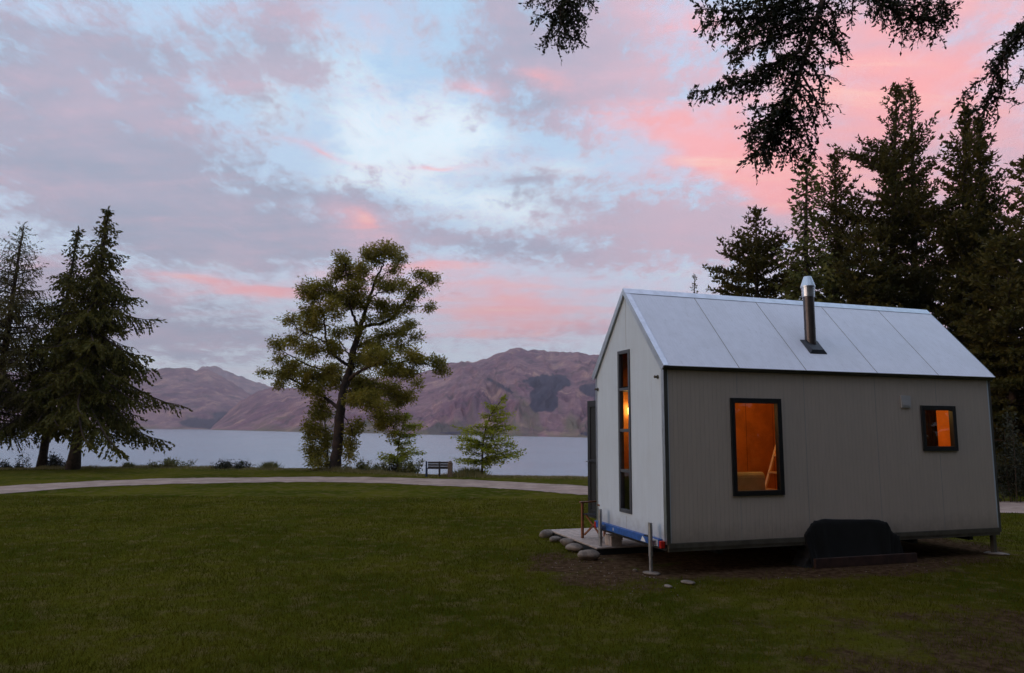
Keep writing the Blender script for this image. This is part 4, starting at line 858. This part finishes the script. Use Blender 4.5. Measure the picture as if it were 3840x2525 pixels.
# flue
fx, fy, fz = -.38, 2.98, Z0 + 2.93
fl = MB(); fl.lathe([(.085, -.12), (.085, .10), (.092, .10), (.092, .13), (.088, .13), (.088, .36), (.091, .36), (.091, .375), (.088, .375), (.088, .90)], (fx, fy, fz), 28)
flo = fl.build('flue', M['flue'], cab, False)
g = MB(); g.lathe([(.088, .90), (.104, .905), (.104, 1.03), (.108, 1.03), (.108, 1.045), (.099, 1.05), (.099, 1.062), (.118, 1.065), (.118, 1.085), (.062, 1.25), (.05, 1.252)], (fx, fy, fz), 28); g.build('cowl', M['trim'], flo)
g = MB(); c0_ = np.array([fx, fy, fz - .02]); u1 = np.array([1, 0, -sl]) / math.hypot(1, sl)
V = []
for (k_, hgt_) in ((.17, .052), (.17, .062), (.12, .10)):
    for (a, b_) in ((-1, -1), (1, -1), (1, 1), (-1, 1)): V.append(np.array([-.36, fy, ZE + .36 * sl]) + u1 * a * k_ + np.array([0, b_ * k_, 0]) + nrm * hgt_)
g.add(V, np.array([(0, 3, 2, 1), (0, 1, 5, 4), (1, 2, 6, 5), (2, 3, 7, 6), (3, 0, 4, 7), (4, 5, 9, 8), (5, 6, 10, 9), (6, 7, 11, 10), (7, 4, 8, 11), (8, 9, 10, 11)])); g.build('flashing', M['flash'], flo, bevel=.006, recalc=True)
# wheel cover and wheels (part of the trailer)
r_ = np.random.default_rng(5)
pr = [(2.30, .0), (2.42, .18), (2.36, .47), (2.44, .58), (2.56, .69), (2.75, .705), (3.80, .665), (3.95, .62), (4.06, .46), (4.16, .40), (4.25, .12), (4.35, .0)]
pc = []
for a, b_ in zip(pr[:-1], pr[1:]):
    for k in range(6): pc.append((a[0] + (b_[0] - a[0]) * k / 6 + r_.normal(0, .006), a[1] + (b_[1] - a[1]) * k / 6 + r_.normal(0, .006)))
pc.append(pr[-1]); pc = np.array(pc); n_ = len(pc)
rows = []
for f_, xo in ((1.0, -.25), (1.0, .022), (.985, .034), (.9, .036), (.75, .038), (.55, .042), (.3, .05), (.12, .062), (0.0, .085)):
    cy = 3.30; yy = cy + (pc[:, 0] - cy) * (.93 + .07 * f_); z_ = pc[:, 1] * f_
    fold = .010 * np.sin(yy * 21 + f_ * 3) * (1 - f_) + .005 * r_.normal(size=n_) * (1 if f_ < 1 else 0)
    rows.append(np.stack([np.full(n_, xo) + fold, yy, np.clip(z_, .005, 9)], -1))
g = MB(); V = np.concatenate(rows); i = np.arange(len(rows) - 1)[:, None] * n_; j = np.arange(n_ - 1)[None]
g.add(V, np.stack([i + j, i + j + 1, i + n_ + j + 1, i + n_ + j], -1).reshape(-1, 4)); g.build('wheel_cover', M['tarp'], cab, True)
for yq in (2.95, 3.65):
    for xs_ in (-.42, -2.2):
        g = MB(); g.lathe([(.19, -.09), (.30, -.09), (.325, -.06), (.325, .06), (.30, .09), (.19, .09)], (0, 0, 0), 28); w = g.build('wheel', M['black'], cab, True); w.rotation_euler = (0, R(90), 0); w.location = (xs_ + .25, yq, .325) if xs_ > -1 else (xs_, yq, .325)
# ---- inside
lamp = MB(); lamp.lathe([(.045, 0), (.06, .02), (.065, .12), (.05, .2), (.04, .21)], (-WID + .19, .60, Z0 + 1.86), 14)
em = bpy.data.materials.new('lit lamp'); em.use_nodes = True; q = NT(em.node_tree); bb = q.n['Principled BSDF']; bb.inputs['Emission Color'].default_value = (1, .62, .22, 1); bb.inputs['Emission Strength'].default_value = 14
lamp.build('wall_lamp', em, cab, True)
def lamp_light(loc, e, r=.06):
    d = bpy.data.lights.new('lamp_light', 'POINT'); d.energy = e; d.color = (1, .58, .17); d.shadow_soft_size = r
    o = bpy.data.objects.new('lamp_light', d); COL.objects.link(o); o.parent = cab; o.location = loc; return o
lamp_light((-WID + .32, .62, Z0 + 1.95), 4.5)
lamp_light((-.9, 2.35, Z0 + 2.2), 19.0, .1)
lamp_light((-.9, 5.0, Z0 + 2.2), 34.0, .08)
g = MB(); g.box((-WID + .11, .11, Z0 + 2.28), (-.35, .75, Z0 + 2.33)); g.box((-WID + .4, .62, Z0 + 2.331), (-.4, .66, Z0 + 2.95)); g.build('top_pane_darkener', M['black'], cab)  # black boards added inside so the top gable pane looks dark
g = MB(); g.box((-WID + .11, .16, Z0 + .045), (-.9, .60, Z0 + .93)); g.build('bottom_pane_darkener', M['greyframe'], cab, bevel=.006)  # grey box added behind the bottom gable pane to keep it dark
# things inside stand free of the cabin
def hwz(x, y, z=0.0): return tuple(hw(x, y, Z0 + .041 + z))
sofa = empty('armchair', hwz(-.50, 1.52), HA); tag(sofa, 'pale cream armchair back seen low in the tall window', 'armchair')
M['sofa'] = pmat('cream upholstery', (.72, .64, .42), .9, var=.2)
g = MB(); g.tube([(.10, -.38, .84), (.10, .42, .84)], .085, 14); g.box((.03, -.38, .30), (.18, .42, .84)); g.build('backrest', M['sofa'], sofa, bevel=.01)
g = MB(); g.box((-.55, -.36, .12), (.03, .40, .42)); g.build('seat', M['sofa'], sofa, bevel=.03)
for yq in (-.44, .43): g = MB(); g.box((-.5, yq, .06), (.1, yq + .06, .60)); g.build('armrest', M['sofa'], sofa, bevel=.02)
for (a, b_) in ((-.5, -.38), (-.5, .4), (.1, -.38), (.1, .4)): g = MB(); g.box((a, b_, 0), (a + .05, b_ + .05, .12)); g.build('leg', M['chairwood'], sofa)
lad = empty('ladder', hwz(-1.3, 2.75), HA); tag(lad, 'light timber loft ladder leaning inside, seen through the tall window', 'ladder')
M['ladder'] = pmat('pale ladder timber', (.75, .42, .16), .5, var=.15)
for k in (0, 1): g = MB(); g.bar((k * .42, -.30, 0), (k * .42, .45, 2.0), .03, .05, (1, 0, 0)); g.build('rail', M['ladder'], lad)
for k in range(1, 7): g = MB(); f_ = k / 7; g.bar((.012, -.30 + .75 * f_, 2.0 * f_), (.408, -.30 + .75 * f_, 2.0 * f_), .07, .03); g.build('rung', M['ladder'], lad)
cur = MB(); ys_ = np.linspace(4.95, 5.34, 40); rr = []
for zq in (Z0 + 1.25, Z0 + 2.06): rr.append(np.stack([-.16 + .02 * np.sin(ys_ * 95), ys_, np.full(40, zq)], -1))
i = np.arange(39); cur.add(np.concatenate(rr), np.stack([i, i + 1, i + 41, i + 40], -1)); cur.build('curtain', pmat('olive curtain', (.16, .11, .04), .9, var=.3), cab, True)

# chocks and deck
tb = empty('timber_plank', tuple(hw(.15, 3.40, 0)), HA); tag(tb, 'weathered reddish timber plank lying on the ground in front of the covered wheels', 'plank')
g = MB(); g.box((-.04, -.98, 0), (.01, .98, .145)); g.build('board', M['timber'], tb, bevel=.006)
DX0, DX1, DY0, DY1, DZ = -4.05, -1.82, -.28, 2.9, .125
deck = empty('wooden_deck', tuple(hw(-3, 1, 0)), HA); tag(deck, 'low pale timber deck beside the cabin with a stone-lined edge', 'deck')
g = MB()
y_ = DY0
while y_ < DY1: g.box((DX0 + 3, y_ - 1, DZ - .025), (DX1 + 3, y_ - 1 + .135, DZ)); y_ += .14
g.build('boards', M['deck'], deck, bevel=.003)
g = MB(); g.box((DX0 + 3.01, DY0 - 1 + .01, 0), (DX0 + 3.05, DY1 - 1.02, DZ - .026)); g.box((DX1 + 2.94, DY0 - 1 + .01, 0), (DX1 + 2.98, DY1 - 1.02, DZ - .026)); g.box((DX0 + 3.051, DY0 - .99, 0), (DX1 + 2.939, DY0 - .95, DZ - .026)); g.build('frame', M['black'], deck)
blk = empty('concrete_block', tuple(hw(-1.98, .10, DZ)), HA); tag(blk, 'pale block standing on the deck under the blue beam', 'block')
g = MB(); g.box((-.13, -.10, 0), (.13, .10, .17)); g.build('block', M['deck'], blk, bevel=.01)

# stones along the deck edge
def stone(kn, label, c, s, seed, grp, flat=.8):
    r_ = np.random.default_rng(seed); import bmesh
    bm = bmesh.new(); bmesh.ops.create_icosphere(bm, subdivisions=3, radius=1); 
    ax_ = r_.normal(size=(7, 3)); ax_ /= np.linalg.norm(ax_, axis=1)[:, None]; am = r_.uniform(-.42, .12, 7)
    for v in bm.verts:
        d = np.array(v.co); k = 1 + sum(a_ * max(0, float(d @ x_)) ** 2 for a_, x_ in zip(am, ax_)); k *= 1 + .10 * (float(fbm(np.array([d[0] * 2.2 + seed]), np.array([d[1] * 2.2 + d[2] * 1.7]), 4, seed)[0]) - .5) * 2.2; v.co = Vector((d * k * (s[0], s[1], s[2] * flat)).tolist())
    me = bpy.data.meshes.new(kn); bm.to_mesh(me); bm.free(); me.materials.append(M['rock']); me.polygons.foreach_set('use_smooth', np.ones(len(me.polygons), bool))
    o = bpy.data.objects.new(kn, me); COL.objects.link(o); o.location = (c[0], c[1], s[2] * flat * .68); o.rotation_euler = (0, 0, r_.uniform(0, 6)); tag(o, label, 'stone', grp); return o
sgp = 'stones along the deck edge'
stone('stone', 'outermost stone at the far left corner of the deck', onz(1269, 1246, .03), (.20, .13, .11), 1, sgp)
stone('stone', 'small flat stone second from the outer end of the deck edge', onz(1290, 1256, .03), (.13, .10, .08), 2, sgp)
stone('stone', 'grey stone third from the outer end of the deck edge', onz(1315, 1265, .03), (.15, .12, .10), 3, sgp)
stone('stone', 'wide pale stone in the middle of the deck edge row', onz(1334, 1278, .03), (.19, .13, .11), 4, sgp)
stone('stone', 'small stone wedged behind the largest one near the jack', onz(1350, 1290, .03), (.10, .08, .08), 5, sgp)
stone('stone', 'largest warm-coloured stone next to the left jack', onz(1367, 1298, .03), (.19, .14, .13), 6, sgp)
stone('stone', 'flat stone slab under the left jack foot', hw(-1.93, -.16), (.17, .12, .022), 7, 'flat stones on the bare soil', 1)
stone('stone', 'round pebble left of the nearer jack foot', hw(-.42, -.3), (.045, .04, .035), 8, 'flat stones on the bare soil')
stone('stone', 'flat stone under the nearer jack foot', hw(-.20, -.16), (.13, .09, .022), 9, 'flat stones on the bare soil', 1)
stone('stone', 'pale flat stone on the soil right of the nearer jack', onz(1600, 1354, .02), (.12, .08, .035), 10, 'flat stones on the bare soil')
stone('stone', 'smaller flat stone left of the pale one on the soil', onz(1555, 1362, .02), (.08, .06, .03), 11, 'flat stones on the bare soil')
stone('stone', 'flat stone under the far right corner jack', hw(-.09, LEN - .09), (.20, .13, .022), 12, 'flat stones on the bare soil', 1)
# pebbles too many to count
r_ = np.random.default_rng(44); g = MB(); oct_ = np.array([(1, 0, 0), (0, 1, 0), (-1, 0, 0), (0, -1, 0), (0, 0, 1), (0, 0, -.4)]); of = np.array([(0, 1, 4), (1, 2, 4), (2, 3, 4), (3, 0, 4), (1, 0, 5), (2, 1, 5), (3, 2, 5), (0, 3, 5)])
for k in range(190):
    p = hw(r_.normal(-.7, .9), r_.normal(-.9, .45)) if k < 150 else hw(r_.normal(.5, .35), r_.uniform(-.5, 5), 0); s_ = r_.uniform(.004, .014)
    g.add(oct_ * s_ * r_.uniform(.7, 1.3, 3) + p + (0, 0, s_ * .2), of)
tag(g.build('gravel', M['rock']), 'small pebbles scattered over the bare soil near the jacks', 'pebbles', kind='stuff')

# chair on the deck
def chair(c, rz, label):
    ch = empty('folding_chair', (*c[:2], DZ), rz); tag(ch, label, 'chair', 'wooden chairs on the deck')
    for xq in (-.27, .27):
        g = MB(); g.box((xq - .02, -.25, 0), (xq + .02, -.21, .62)); g.build('leg', M['chairwood'], ch, bevel=.003)
        g = MB(); g.bar((xq * .9, .24, 0), (xq * .9, .27, .60), .035, .035, (1, 0, 0)); g.build('leg', M['chairwood'], ch)
        g = MB(); g.box((xq - .03, -.28, .62), (xq + .03, .30, .645)); g.build('armrest', M['chairwood'], ch, bevel=.004)
    g = MB(); g.bar((-.25, -.20, .06), (.25, -.20, .42), .03, .02, (0, 1, 0)); g.bar((-.25, -.178, .42), (.25, -.178, .06), .03, .02, (0, 1, 0)); g.build('cross_brace', M['chairwood'], ch)
    g = MB(); g.box((-.25, -.24, .42), (.25, .22, .435)); g.build('seat', M['canvas'], ch)
    for xq in (-.25, .25): g = MB(); g.bar((xq, .26, .646), (xq, .36, .98), .03, .03, (1, 0, 0)); g.build('back_post', M['chairwood'], ch)
    g = MB(); g.bar((0, .315, .74), (0, .36, .95), .46, .012, (1, 0, 0)); 
    g2 = MB(); a = np.array([0, .300, .72]); b_ = np.array([0, .372, .96]); V = []
    for (x_, p_) in ((-.27, a), (.27, a), (.27, b_), (-.27, b_)):
        for d_ in (-.008, .008): V.append(p_ + (x_, d_ * 1, 0))
    g2.add(V, np.array([(0, 2, 4, 6), (1, 7, 5, 3), (0, 1, 3, 2), (2, 3, 5, 4), (4, 5, 7, 6), (6, 7, 1, 0)])); g2.build('backrest', M['canvas'], ch, recalc=True)
    return ch
cl_ = onz(1354, 1251, DZ); chair((cl_[0] + .334, cl_[1] - .119), R(-60), 'red-brown wooden folding chair with black canvas at the outer side of the deck')
chair(hw(-2.55, 1.9), HA + R(88), 'wooden folding chair standing behind the open door on the deck')

# ---------------------------------------------------------------- the big fir beside the viewer; its limbs hang into the view
def overhang():
    r_ = np.random.default_rng(91)
    base = np.array([6.3, .4, -.1]); root = empty('fir_tree', base); tag(root, 'huge dark fir whose low branches hang across the top of the picture', 'tree')
    tp = np.array([(0, 0, 0), (0, 0, 3), (-.1, 0, 7), (-.1, .1, 12), (0, .1, 17)]); wood = MB(); wood.tube(tp, [.48, .38, .3, .2, .05], 14)
    bw = MB(); Q = []
    def spray(p, d, L, dens=1.0, lf=.050):
        """leafy twig"""
        k = max(3, int(L / .013 * dens)); tt = np.linspace(.0, 1, k); sag = np.array([0, 0, -1.0]) * (.35 * L * tt ** 2)[:, None]
        PP = p + d * (tt * L)[:, None] + sag + r_.normal(0, .006, (k, 3))
        bw.tube(np.array([p, p + d * L * .5 + (0, 0, -.35 * L * .25), p + d * L + (0, 0, -.35 * L)]) - base, [.005, .003, .0015], 3, False)
        DD = d[None] * .8 + r_.normal(0, .75, (k, 3)); Q.append(leafq(PP - base, DD, lf * r_.uniform(.5, 1.15, k), .020 * r_.uniform(.7, 1.5, k), r_))
    def path(pts, Y):
        ys_ = np.linspace(Y[0], Y[1], len(pts)); P0 = np.array([at(x, y, yy) for (x, y), yy in zip(pts, ys_)]); k = 8
        u = np.linspace(0, len(P0) - 1, (len(P0) - 1) * k + 1); e = np.vstack([2 * P0[0] - P0[1], P0, 2 * P0[-1] - P0[-2]]); i0 = np.clip(u.astype(int), 0, len(P0) - 2); w = (u - i0)[:, None]
        a, b_, c_, d = e[i0], e[i0 + 1], e[i0 + 2], e[i0 + 3]
        return .5 * (2 * b_ + (c_ - a) * w + (2 * a - 5 * b_ + 4 * c_ - d) * w * w + (3 * b_ - a - 3 * c_ + d) * w ** 3)
    def bough(pts, Y, r0, r1, every, L, dens=1.0, spread=1.0, start=0.0, bare=0.0):
        p = path(pts, Y); bw.tube(p - base, np.linspace(r0, r1, len(p)), 6, False)
        seg = np.linalg.norm(np.diff(p, axis=0), axis=1); cum = np.concatenate([[0], np.cumsum(seg)]); n = int(cum[-1] / every)
        for s_ in np.linspace(start * cum[-1], cum[-1], max(2, n)):
            if r_.random() < bare: continue
            q_ = np.array([np.interp(s_, cum, p[:, c]) for c in range(3)]); i0 = min(len(p) - 2, np.searchsorted(cum, s_, 'right') - 1); d = p[i0 + 1] - p[i0]; d /= np.linalg.norm(d) + 1e-9
            v = r_.normal(0, 1, 3); v -= d * (v @ d) * .6; v[2] = v[2] * .7 - .35; v /= np.linalg.norm(v)
            dd = d * r_.uniform(.3, .9) + v * spread; dd /= np.linalg.norm(dd); spray(q_, dd, L * r_.uniform(.45, 1.3), dens)
        return p
    z2 = lambda *a: [(1549.5 + x / 2.8657, y / 2.8657) for x, y in a]
    z1 = lambda *a: [(1177.6 + x / 3.84, y / 3.84) for x, y in a]
    Ym = (6.6, 6.2)
    # carrying limbs from the trunk, above the frame
    def limb(h, pts, r0):
        P0 = np.array([(base[0] - .1, base[1], h)] + pts); k = 8; u = np.linspace(0, len(P0) - 1, (len(P0) - 1) * k + 1)
        e = np.vstack([2 * P0[0] - P0[1], P0, 2 * P0[-1] - P0[-2]]); i0 = np.clip(u.astype(int), 0, len(P0) - 2); w = (u - i0)[:, None]; a, b_, c_, d = e[i0], e[i0 + 1], e[i0 + 2], e[i0 + 3]
        Pn = .5 * (2 * b_ + (c_ - a) * w + (2 * a - 5 * b_ + 4 * c_ - d) * w * w + (3 * b_ - a - 3 * c_ + d) * w ** 3); bw.tube(Pn - base, np.linspace(r0, .03, len(Pn)), 7, False); return Pn
    t1 = at(1549.5 + 1060 / 2.8657, -60, 6.6); limb(7.4, [np.array([5.2, 2.4, 8.0]), np.array([4.0, 5.0, 7.7]), t1], .12)
    t2 = at(1305, -40, 7.6); limb(8.8, [np.array([4.4, 3.0, 9.9]), np.array([2.2, 6.2, 8.9]), t2], .10)
    t3 = at(2440, 0, 6.4); limb(6.6, [np.array([6.4, 2.4, 7.2]), np.array([6.0, 5.2, 6.8]), t3], .10)
    t4 = at(2010, -50, 6.9); limb(7.8, [np.array([5.7, 2.8, 8.5]), np.array([5.0, 5.6, 7.9]), t4], .09)
    # main hanging limb
    bough([(1549.5 + 1060 / 2.8657, -60)] + z2((1040, 0), (990, 150), (950, 280), (900, 450), (850, 600), (810, 680), (770, 820), (700, 960)), Ym, .034, .008, .028, .15, start=.05, bare=.25)
    for pts, Y, ev, L in [
        (z2((1010, -60), (800, 30), (600, 60), (420, 70), (210, 60)), (6.6, 6.3), .018, .17), (z2((1000, 40), (760, 100), (540, 120), (380, 140), (225, 150)), (6.6, 6.4), .016, .18),
        (z2((900, -80), (700, -10), (560, 20), (420, 30)), (6.5, 6.3), .018, .2), (z2((980, 120), (760, 170), (600, 220), (480, 300), (420, 370)), (6.5, 6.2), .018, .16), (z2((940, 200), (740, 250), (600, 300), (500, 360), (490, 400)), (6.5, 6.4), .024, .12),
        (z2((960, 60), (840, 160), (720, 230), (640, 290)), (6.8, 6.9), .018, .2), (z2((900, 0), (720, 90), (560, 170), (470, 230)), (6.9, 7.0), .018, .2), (z2((830, -60), (700, 60), (640, 130)), (6.9, 6.8), .018, .2),
        (z2((890, 340), (790, 400), (680, 440), (560, 500), (450, 520), (390, 520)), (6.4, 6.1), .016, .14), (z2((860, 350), (720, 420), (600, 520), (480, 560), (380, 580), (280, 600), (170, 615)), (6.5, 6.1), .013, .12),
        (z2((800, 400), (700, 460), (620, 560), (560, 590)), (6.4, 6.3), .018, .13), (z2((820, 650), (740, 690), (650, 720), (570, 730)), (6.2, 6.1), .016, .13),
        (z2((810, 680), (720, 780), (640, 850), (540, 920)), (6.2, 6.0), .013, .15), (z2((790, 740), (700, 880), (640, 970), (580, 1040)), (6.2, 6.1), .013, .15), (z2((780, 760), (740, 900), (720, 980), (690, 1040)), (6.2, 6.3), .015, .14),
        (z2((800, 700), (830, 820), (830, 940), (820, 1050)), (6.2, 6.3), .015, .14), (z2((830, 660), (900, 780), (930, 880), (990, 1040)), (6.2, 6.2), .022, .11), (z2((780, 720), (660, 790), (580, 830), (535, 840)), (6.2, 6.3), .016, .12),
        (z2((850, 600), (900, 640), (960, 720), (990, 830)), (6.3, 6.2), .018, .13), (z2((870, 540), (930, 600), (1000, 680), (1070, 790)), (6.3, 6.2), .03, .09), (z2((890, 480), (960, 600), (1020, 690), (1130, 695)), (6.3, 6.3), .035, .07),
        (z2((900, 450), (960, 500), (1040, 500), (1130, 525)), (6.4, 6.3), .030, .08), (z2((920, 380), (990, 480), (1030, 560), (1050, 660)), (6.4, 6.3), .022, .11), (z2((950, 280), (1010, 340), (1060, 430), (1110, 410)), (6.4, 6.4), .024, .10),
        (z2((980, 180), (1040, 220), (1120, 290), (1190, 280)), (6.5, 6.4), .020, .10), (z2((1000, 100), (1060, 150), (1100, 240), (1150, 330)), (6.5, 6.4), .018, .13), (z2((1030, 0), (1090, 60), (1120, 120), (1140, 220)), (6.6, 6.4), .018, .12),
        (z2((950, 300), (900, 380), (830, 480), (790, 560)), (6.5, 6.5), .016, .15), (z2((900, 460), (840, 520), (790, 620), (760, 700)), (6.4, 6.4), .018, .13), (z2((990, 140), (930, 220), (880, 320), (850, 420)), (6.6, 6.5), .018, .14),
        (z2((820, 700), (760, 800), (680, 900), (620, 1000)), (6.3, 6.5), .015, .15), (z2((800, 760), (860, 860), (900, 930), (880, 1010)), (6.2, 6.1), .02, .11)]:
        bough(pts, Y, .012, .003, ev, L)
    # fringe along the top and the hanging mass at its right
    for pts, Y, ev, L in [
        ([(2010, -50)] + z2((1400, 0), (1500, 60), (1600, 100), (1700, 120), (1840, 90)), (6.9, 6.6), .013, .16), (z2((1380, -60), (1500, 10), (1620, 40), (1750, 30), (1850, 60)), (6.9, 6.7), .013, .17),
        (z2((1450, -30), (1520, 80), (1560, 150), (1570, 220)), (6.8, 6.7), .018, .12), (z2((1620, 60), (1660, 130), (1680, 190), (1680, 260)), (6.8, 6.7), .018, .10), (z2((1700, 80), (1750, 150), (1790, 190), (1790, 220)), (6.7, 6.6), .016, .12),
        (z2((1380, -50), (1420, 50), (1440, 120), (1460, 180)), (6.8, 6.7), .022, .08), (z2((1250, -60), (1240, 20), (1235, 80), (1235, 150)), (6.8, 6.7), .025, .06), (z2((1330, -60), (1350, 30), (1355, 120)), (6.8, 6.7), .025, .06),
        (z2((1150, -60), (1160, 0), (1170, 60), (1150, 110)), (6.8, 6.7), .02, .09), (z2((1800, -40), (1840, 30), (1860, 100), (1860, 160)), (6.7, 6.6), .02, .09)]:
        bough(pts, Y, .010, .003, ev, L)
    # right edge bough
    for pts, Y, ev, L in [
        ([(2440, 0)] + z2((2450, 80), (2380, 160), (2290, 290), (2230, 390), (2160, 480), (2060, 560), (1990, 610), (1945, 700)), (6.4, 6.1), .030, .10), (z2((2430, 100), (2340, 200), (2270, 260), (2240, 290)), (6.4, 6.3), .014, .13),
        (z2((2400, 180), (2310, 300), (2250, 380), (2220, 420)), (6.3, 6.3), .014, .12), (z2((2230, 380), (2190, 480), (2160, 580), (2100, 700), (2060, 740)), (6.2, 6.2), .016, .10), (z2((2200, 480), (2220, 580), (2150, 650), (2140, 750)), (6.2, 6.1), .022, .09),
        (z2((2210, 500), (2230, 600), (2200, 690), (2210, 765)), (6.2, 6.1), .03, .07), (z2((2170, 640), (2240, 660), (2300, 660), (2320, 700)), (6.2, 6.1), .03, .06), (z2((2250, 380), (2270, 460), (2270, 560)), (6.2, 6.1), .035, .05), (z2((2400, 440), (2370, 500), (2340, 550)), (6.2, 6.1), .03, .06), (z2((2170, 400), (2150, 430), (2130, 440)), (6.2, 6.1), .03, .05)]:
        bough(pts, Y, .010, .002, ev, L)
    # cluster at top centre
    for pts, Y, ev, L in [
        ([(1305, -40)] + z1((490, 0), (482, 120), (480, 230), (450, 410)), (7.6, 7.2), .016, .13), (z1((480, 40), (400, 120), (330, 130), (280, 170)), (7.5, 7.4), .018, .11), (z1((480, 60), (420, 180), (390, 280), (360, 370)), (7.5, 7.4), .014, .12),
        (z1((490, 60), (560, 180), (620, 280), (650, 360)), (7.5, 7.4), .014, .12), (z1((500, 0), (600, 60), (680, 140), (700, 200)), (7.6, 7.5), .014, .13), (z1((560, -60), (650, 0), (720, 20), (770, 40)), (7.6, 7.5), .016, .12), (z1((480, -60), (400, 0), (330, 30), (290, 30)), (7.6, 7.5), .016, .11),
        (z1((260, -60), (210, 0), (180, 50)), (7.6, 7.5), .02, .07), (z1((500, 150), (520, 240), (560, 320), (570, 360)), (7.5, 7.4), .015, .12), (z1((560, -40), (580, 60), (600, 120), (640, 190)), (7.5, 7.4), .014, .14)]:
        bough(pts, Y, .008, .002, ev, L)
    # rest of the crown, out of view, spread wide and dense to shade below
    for k in range(190):
        z_ = 6.2 + (16.5 - 6.2) * (k / 190) ** 1.0; a = k * 2.4; L = 6.0 * (1 - (z_ - 6.2) / 11.5) * r_.uniform(.7, 1.1)
        dirx = np.array([math.cos(a), math.sin(a), 0]); tip = dirx * L
        if z_ < 9.8 and dirx[1] > .1: continue                       # those limbs were placed above
        s_ = np.linspace(0, 1, 6)[:, None]; p = base + (0, 0, z_) + tip * s_ + np.array([0, 0, -1]) * (s_ ** 2) * L * .25; bw.tube(p - base, np.linspace(.05, .01, 6), 4, False)
        n = int(L * 130); u = r_.uniform(.1, 1, n); PP = base + (0, 0, z_) + tip * u[:, None] + np.array([0, 0, -1]) * (u[:, None] ** 2) * L * .25 + r_.normal(0, 1, (n, 3)) * (.35, .35, .12)
        Q.append(leafq(PP - base, r_.normal(0, 1, (n, 3)) + (0, 0, -.3), .26, .12, r_))
    wood.build('trunk', M['bark'], root, True); bw.build('branches', M['bark'], root, True); lf = MB(); lf.quads(np.concatenate(Q)); lf.build('crown', M['fir'], root)
overhang()

# unseen firs added around the viewer to shade the near lawn and cabin side
k = 0
for (x, y, h, rd, ph) in ((-5.2, -1.2, 18, 6.2, 'with high spreading limbs at the left of'), (.4, -3.6, 19, 6.4, 'with high spreading limbs just behind'), (11.8, 5.6, 16, 4.1, 'close at the right of'), (11.5, -.5, 15, 3.8, 'right of'), (17.5, 8.5, 16, 3.8, 'far right of'), (1.5, -8, 15, 4.0, 'close behind'), (8.5, -8.5, 17, 4.2, 'behind and right of'), (-6.5, -9, 15, 4.0, 'behind and left of'), (16.5, -4, 16, 4.0, 'well behind and right of'), (-14, -6, 14, 3.8, 'well left of'), (20, 11.5, 16, 3.8, 'beyond the frame at the right of')):
    conifer('b', 'added shading fir outside the picture, ' + ph + ' the viewpoint', (x, y, -.1), (x, y, h), rd, .46 if h > 17.5 else .06, 95, .3, .1, -5, 30, (.42, .16), .24, .4, 100 + k, 'fir', 'shading firs added around the viewpoint', per=2, kname='fir_tree'); k += 1

# ---------------------------------------------------------------- haze over the lake
HAZE = 0.0001
if HAZE:
    g = MB(); g.box((-9500, -600, -9.6), (9500, 9800, 1500)); hz = bpy.data.materials.new('haze'); hz.use_nodes = True; q = NT(hz.node_tree); q.n.remove(q.n['Principled BSDF'])
    pv = q.new('ShaderNodeVolumePrincipled'); pv.inputs['Color'].default_value = (.97, .90, .96, 1); pv.inputs['Density'].default_value = HAZE; pv.inputs['Anisotropy'].default_value = .2
    q.l.new(pv.outputs[0], q.n['Material Output'].inputs['Volume']); o = g.build('haze', hz, recalc=True); tag(o, 'thin lilac evening haze over the lake', 'haze', kind='stuff')
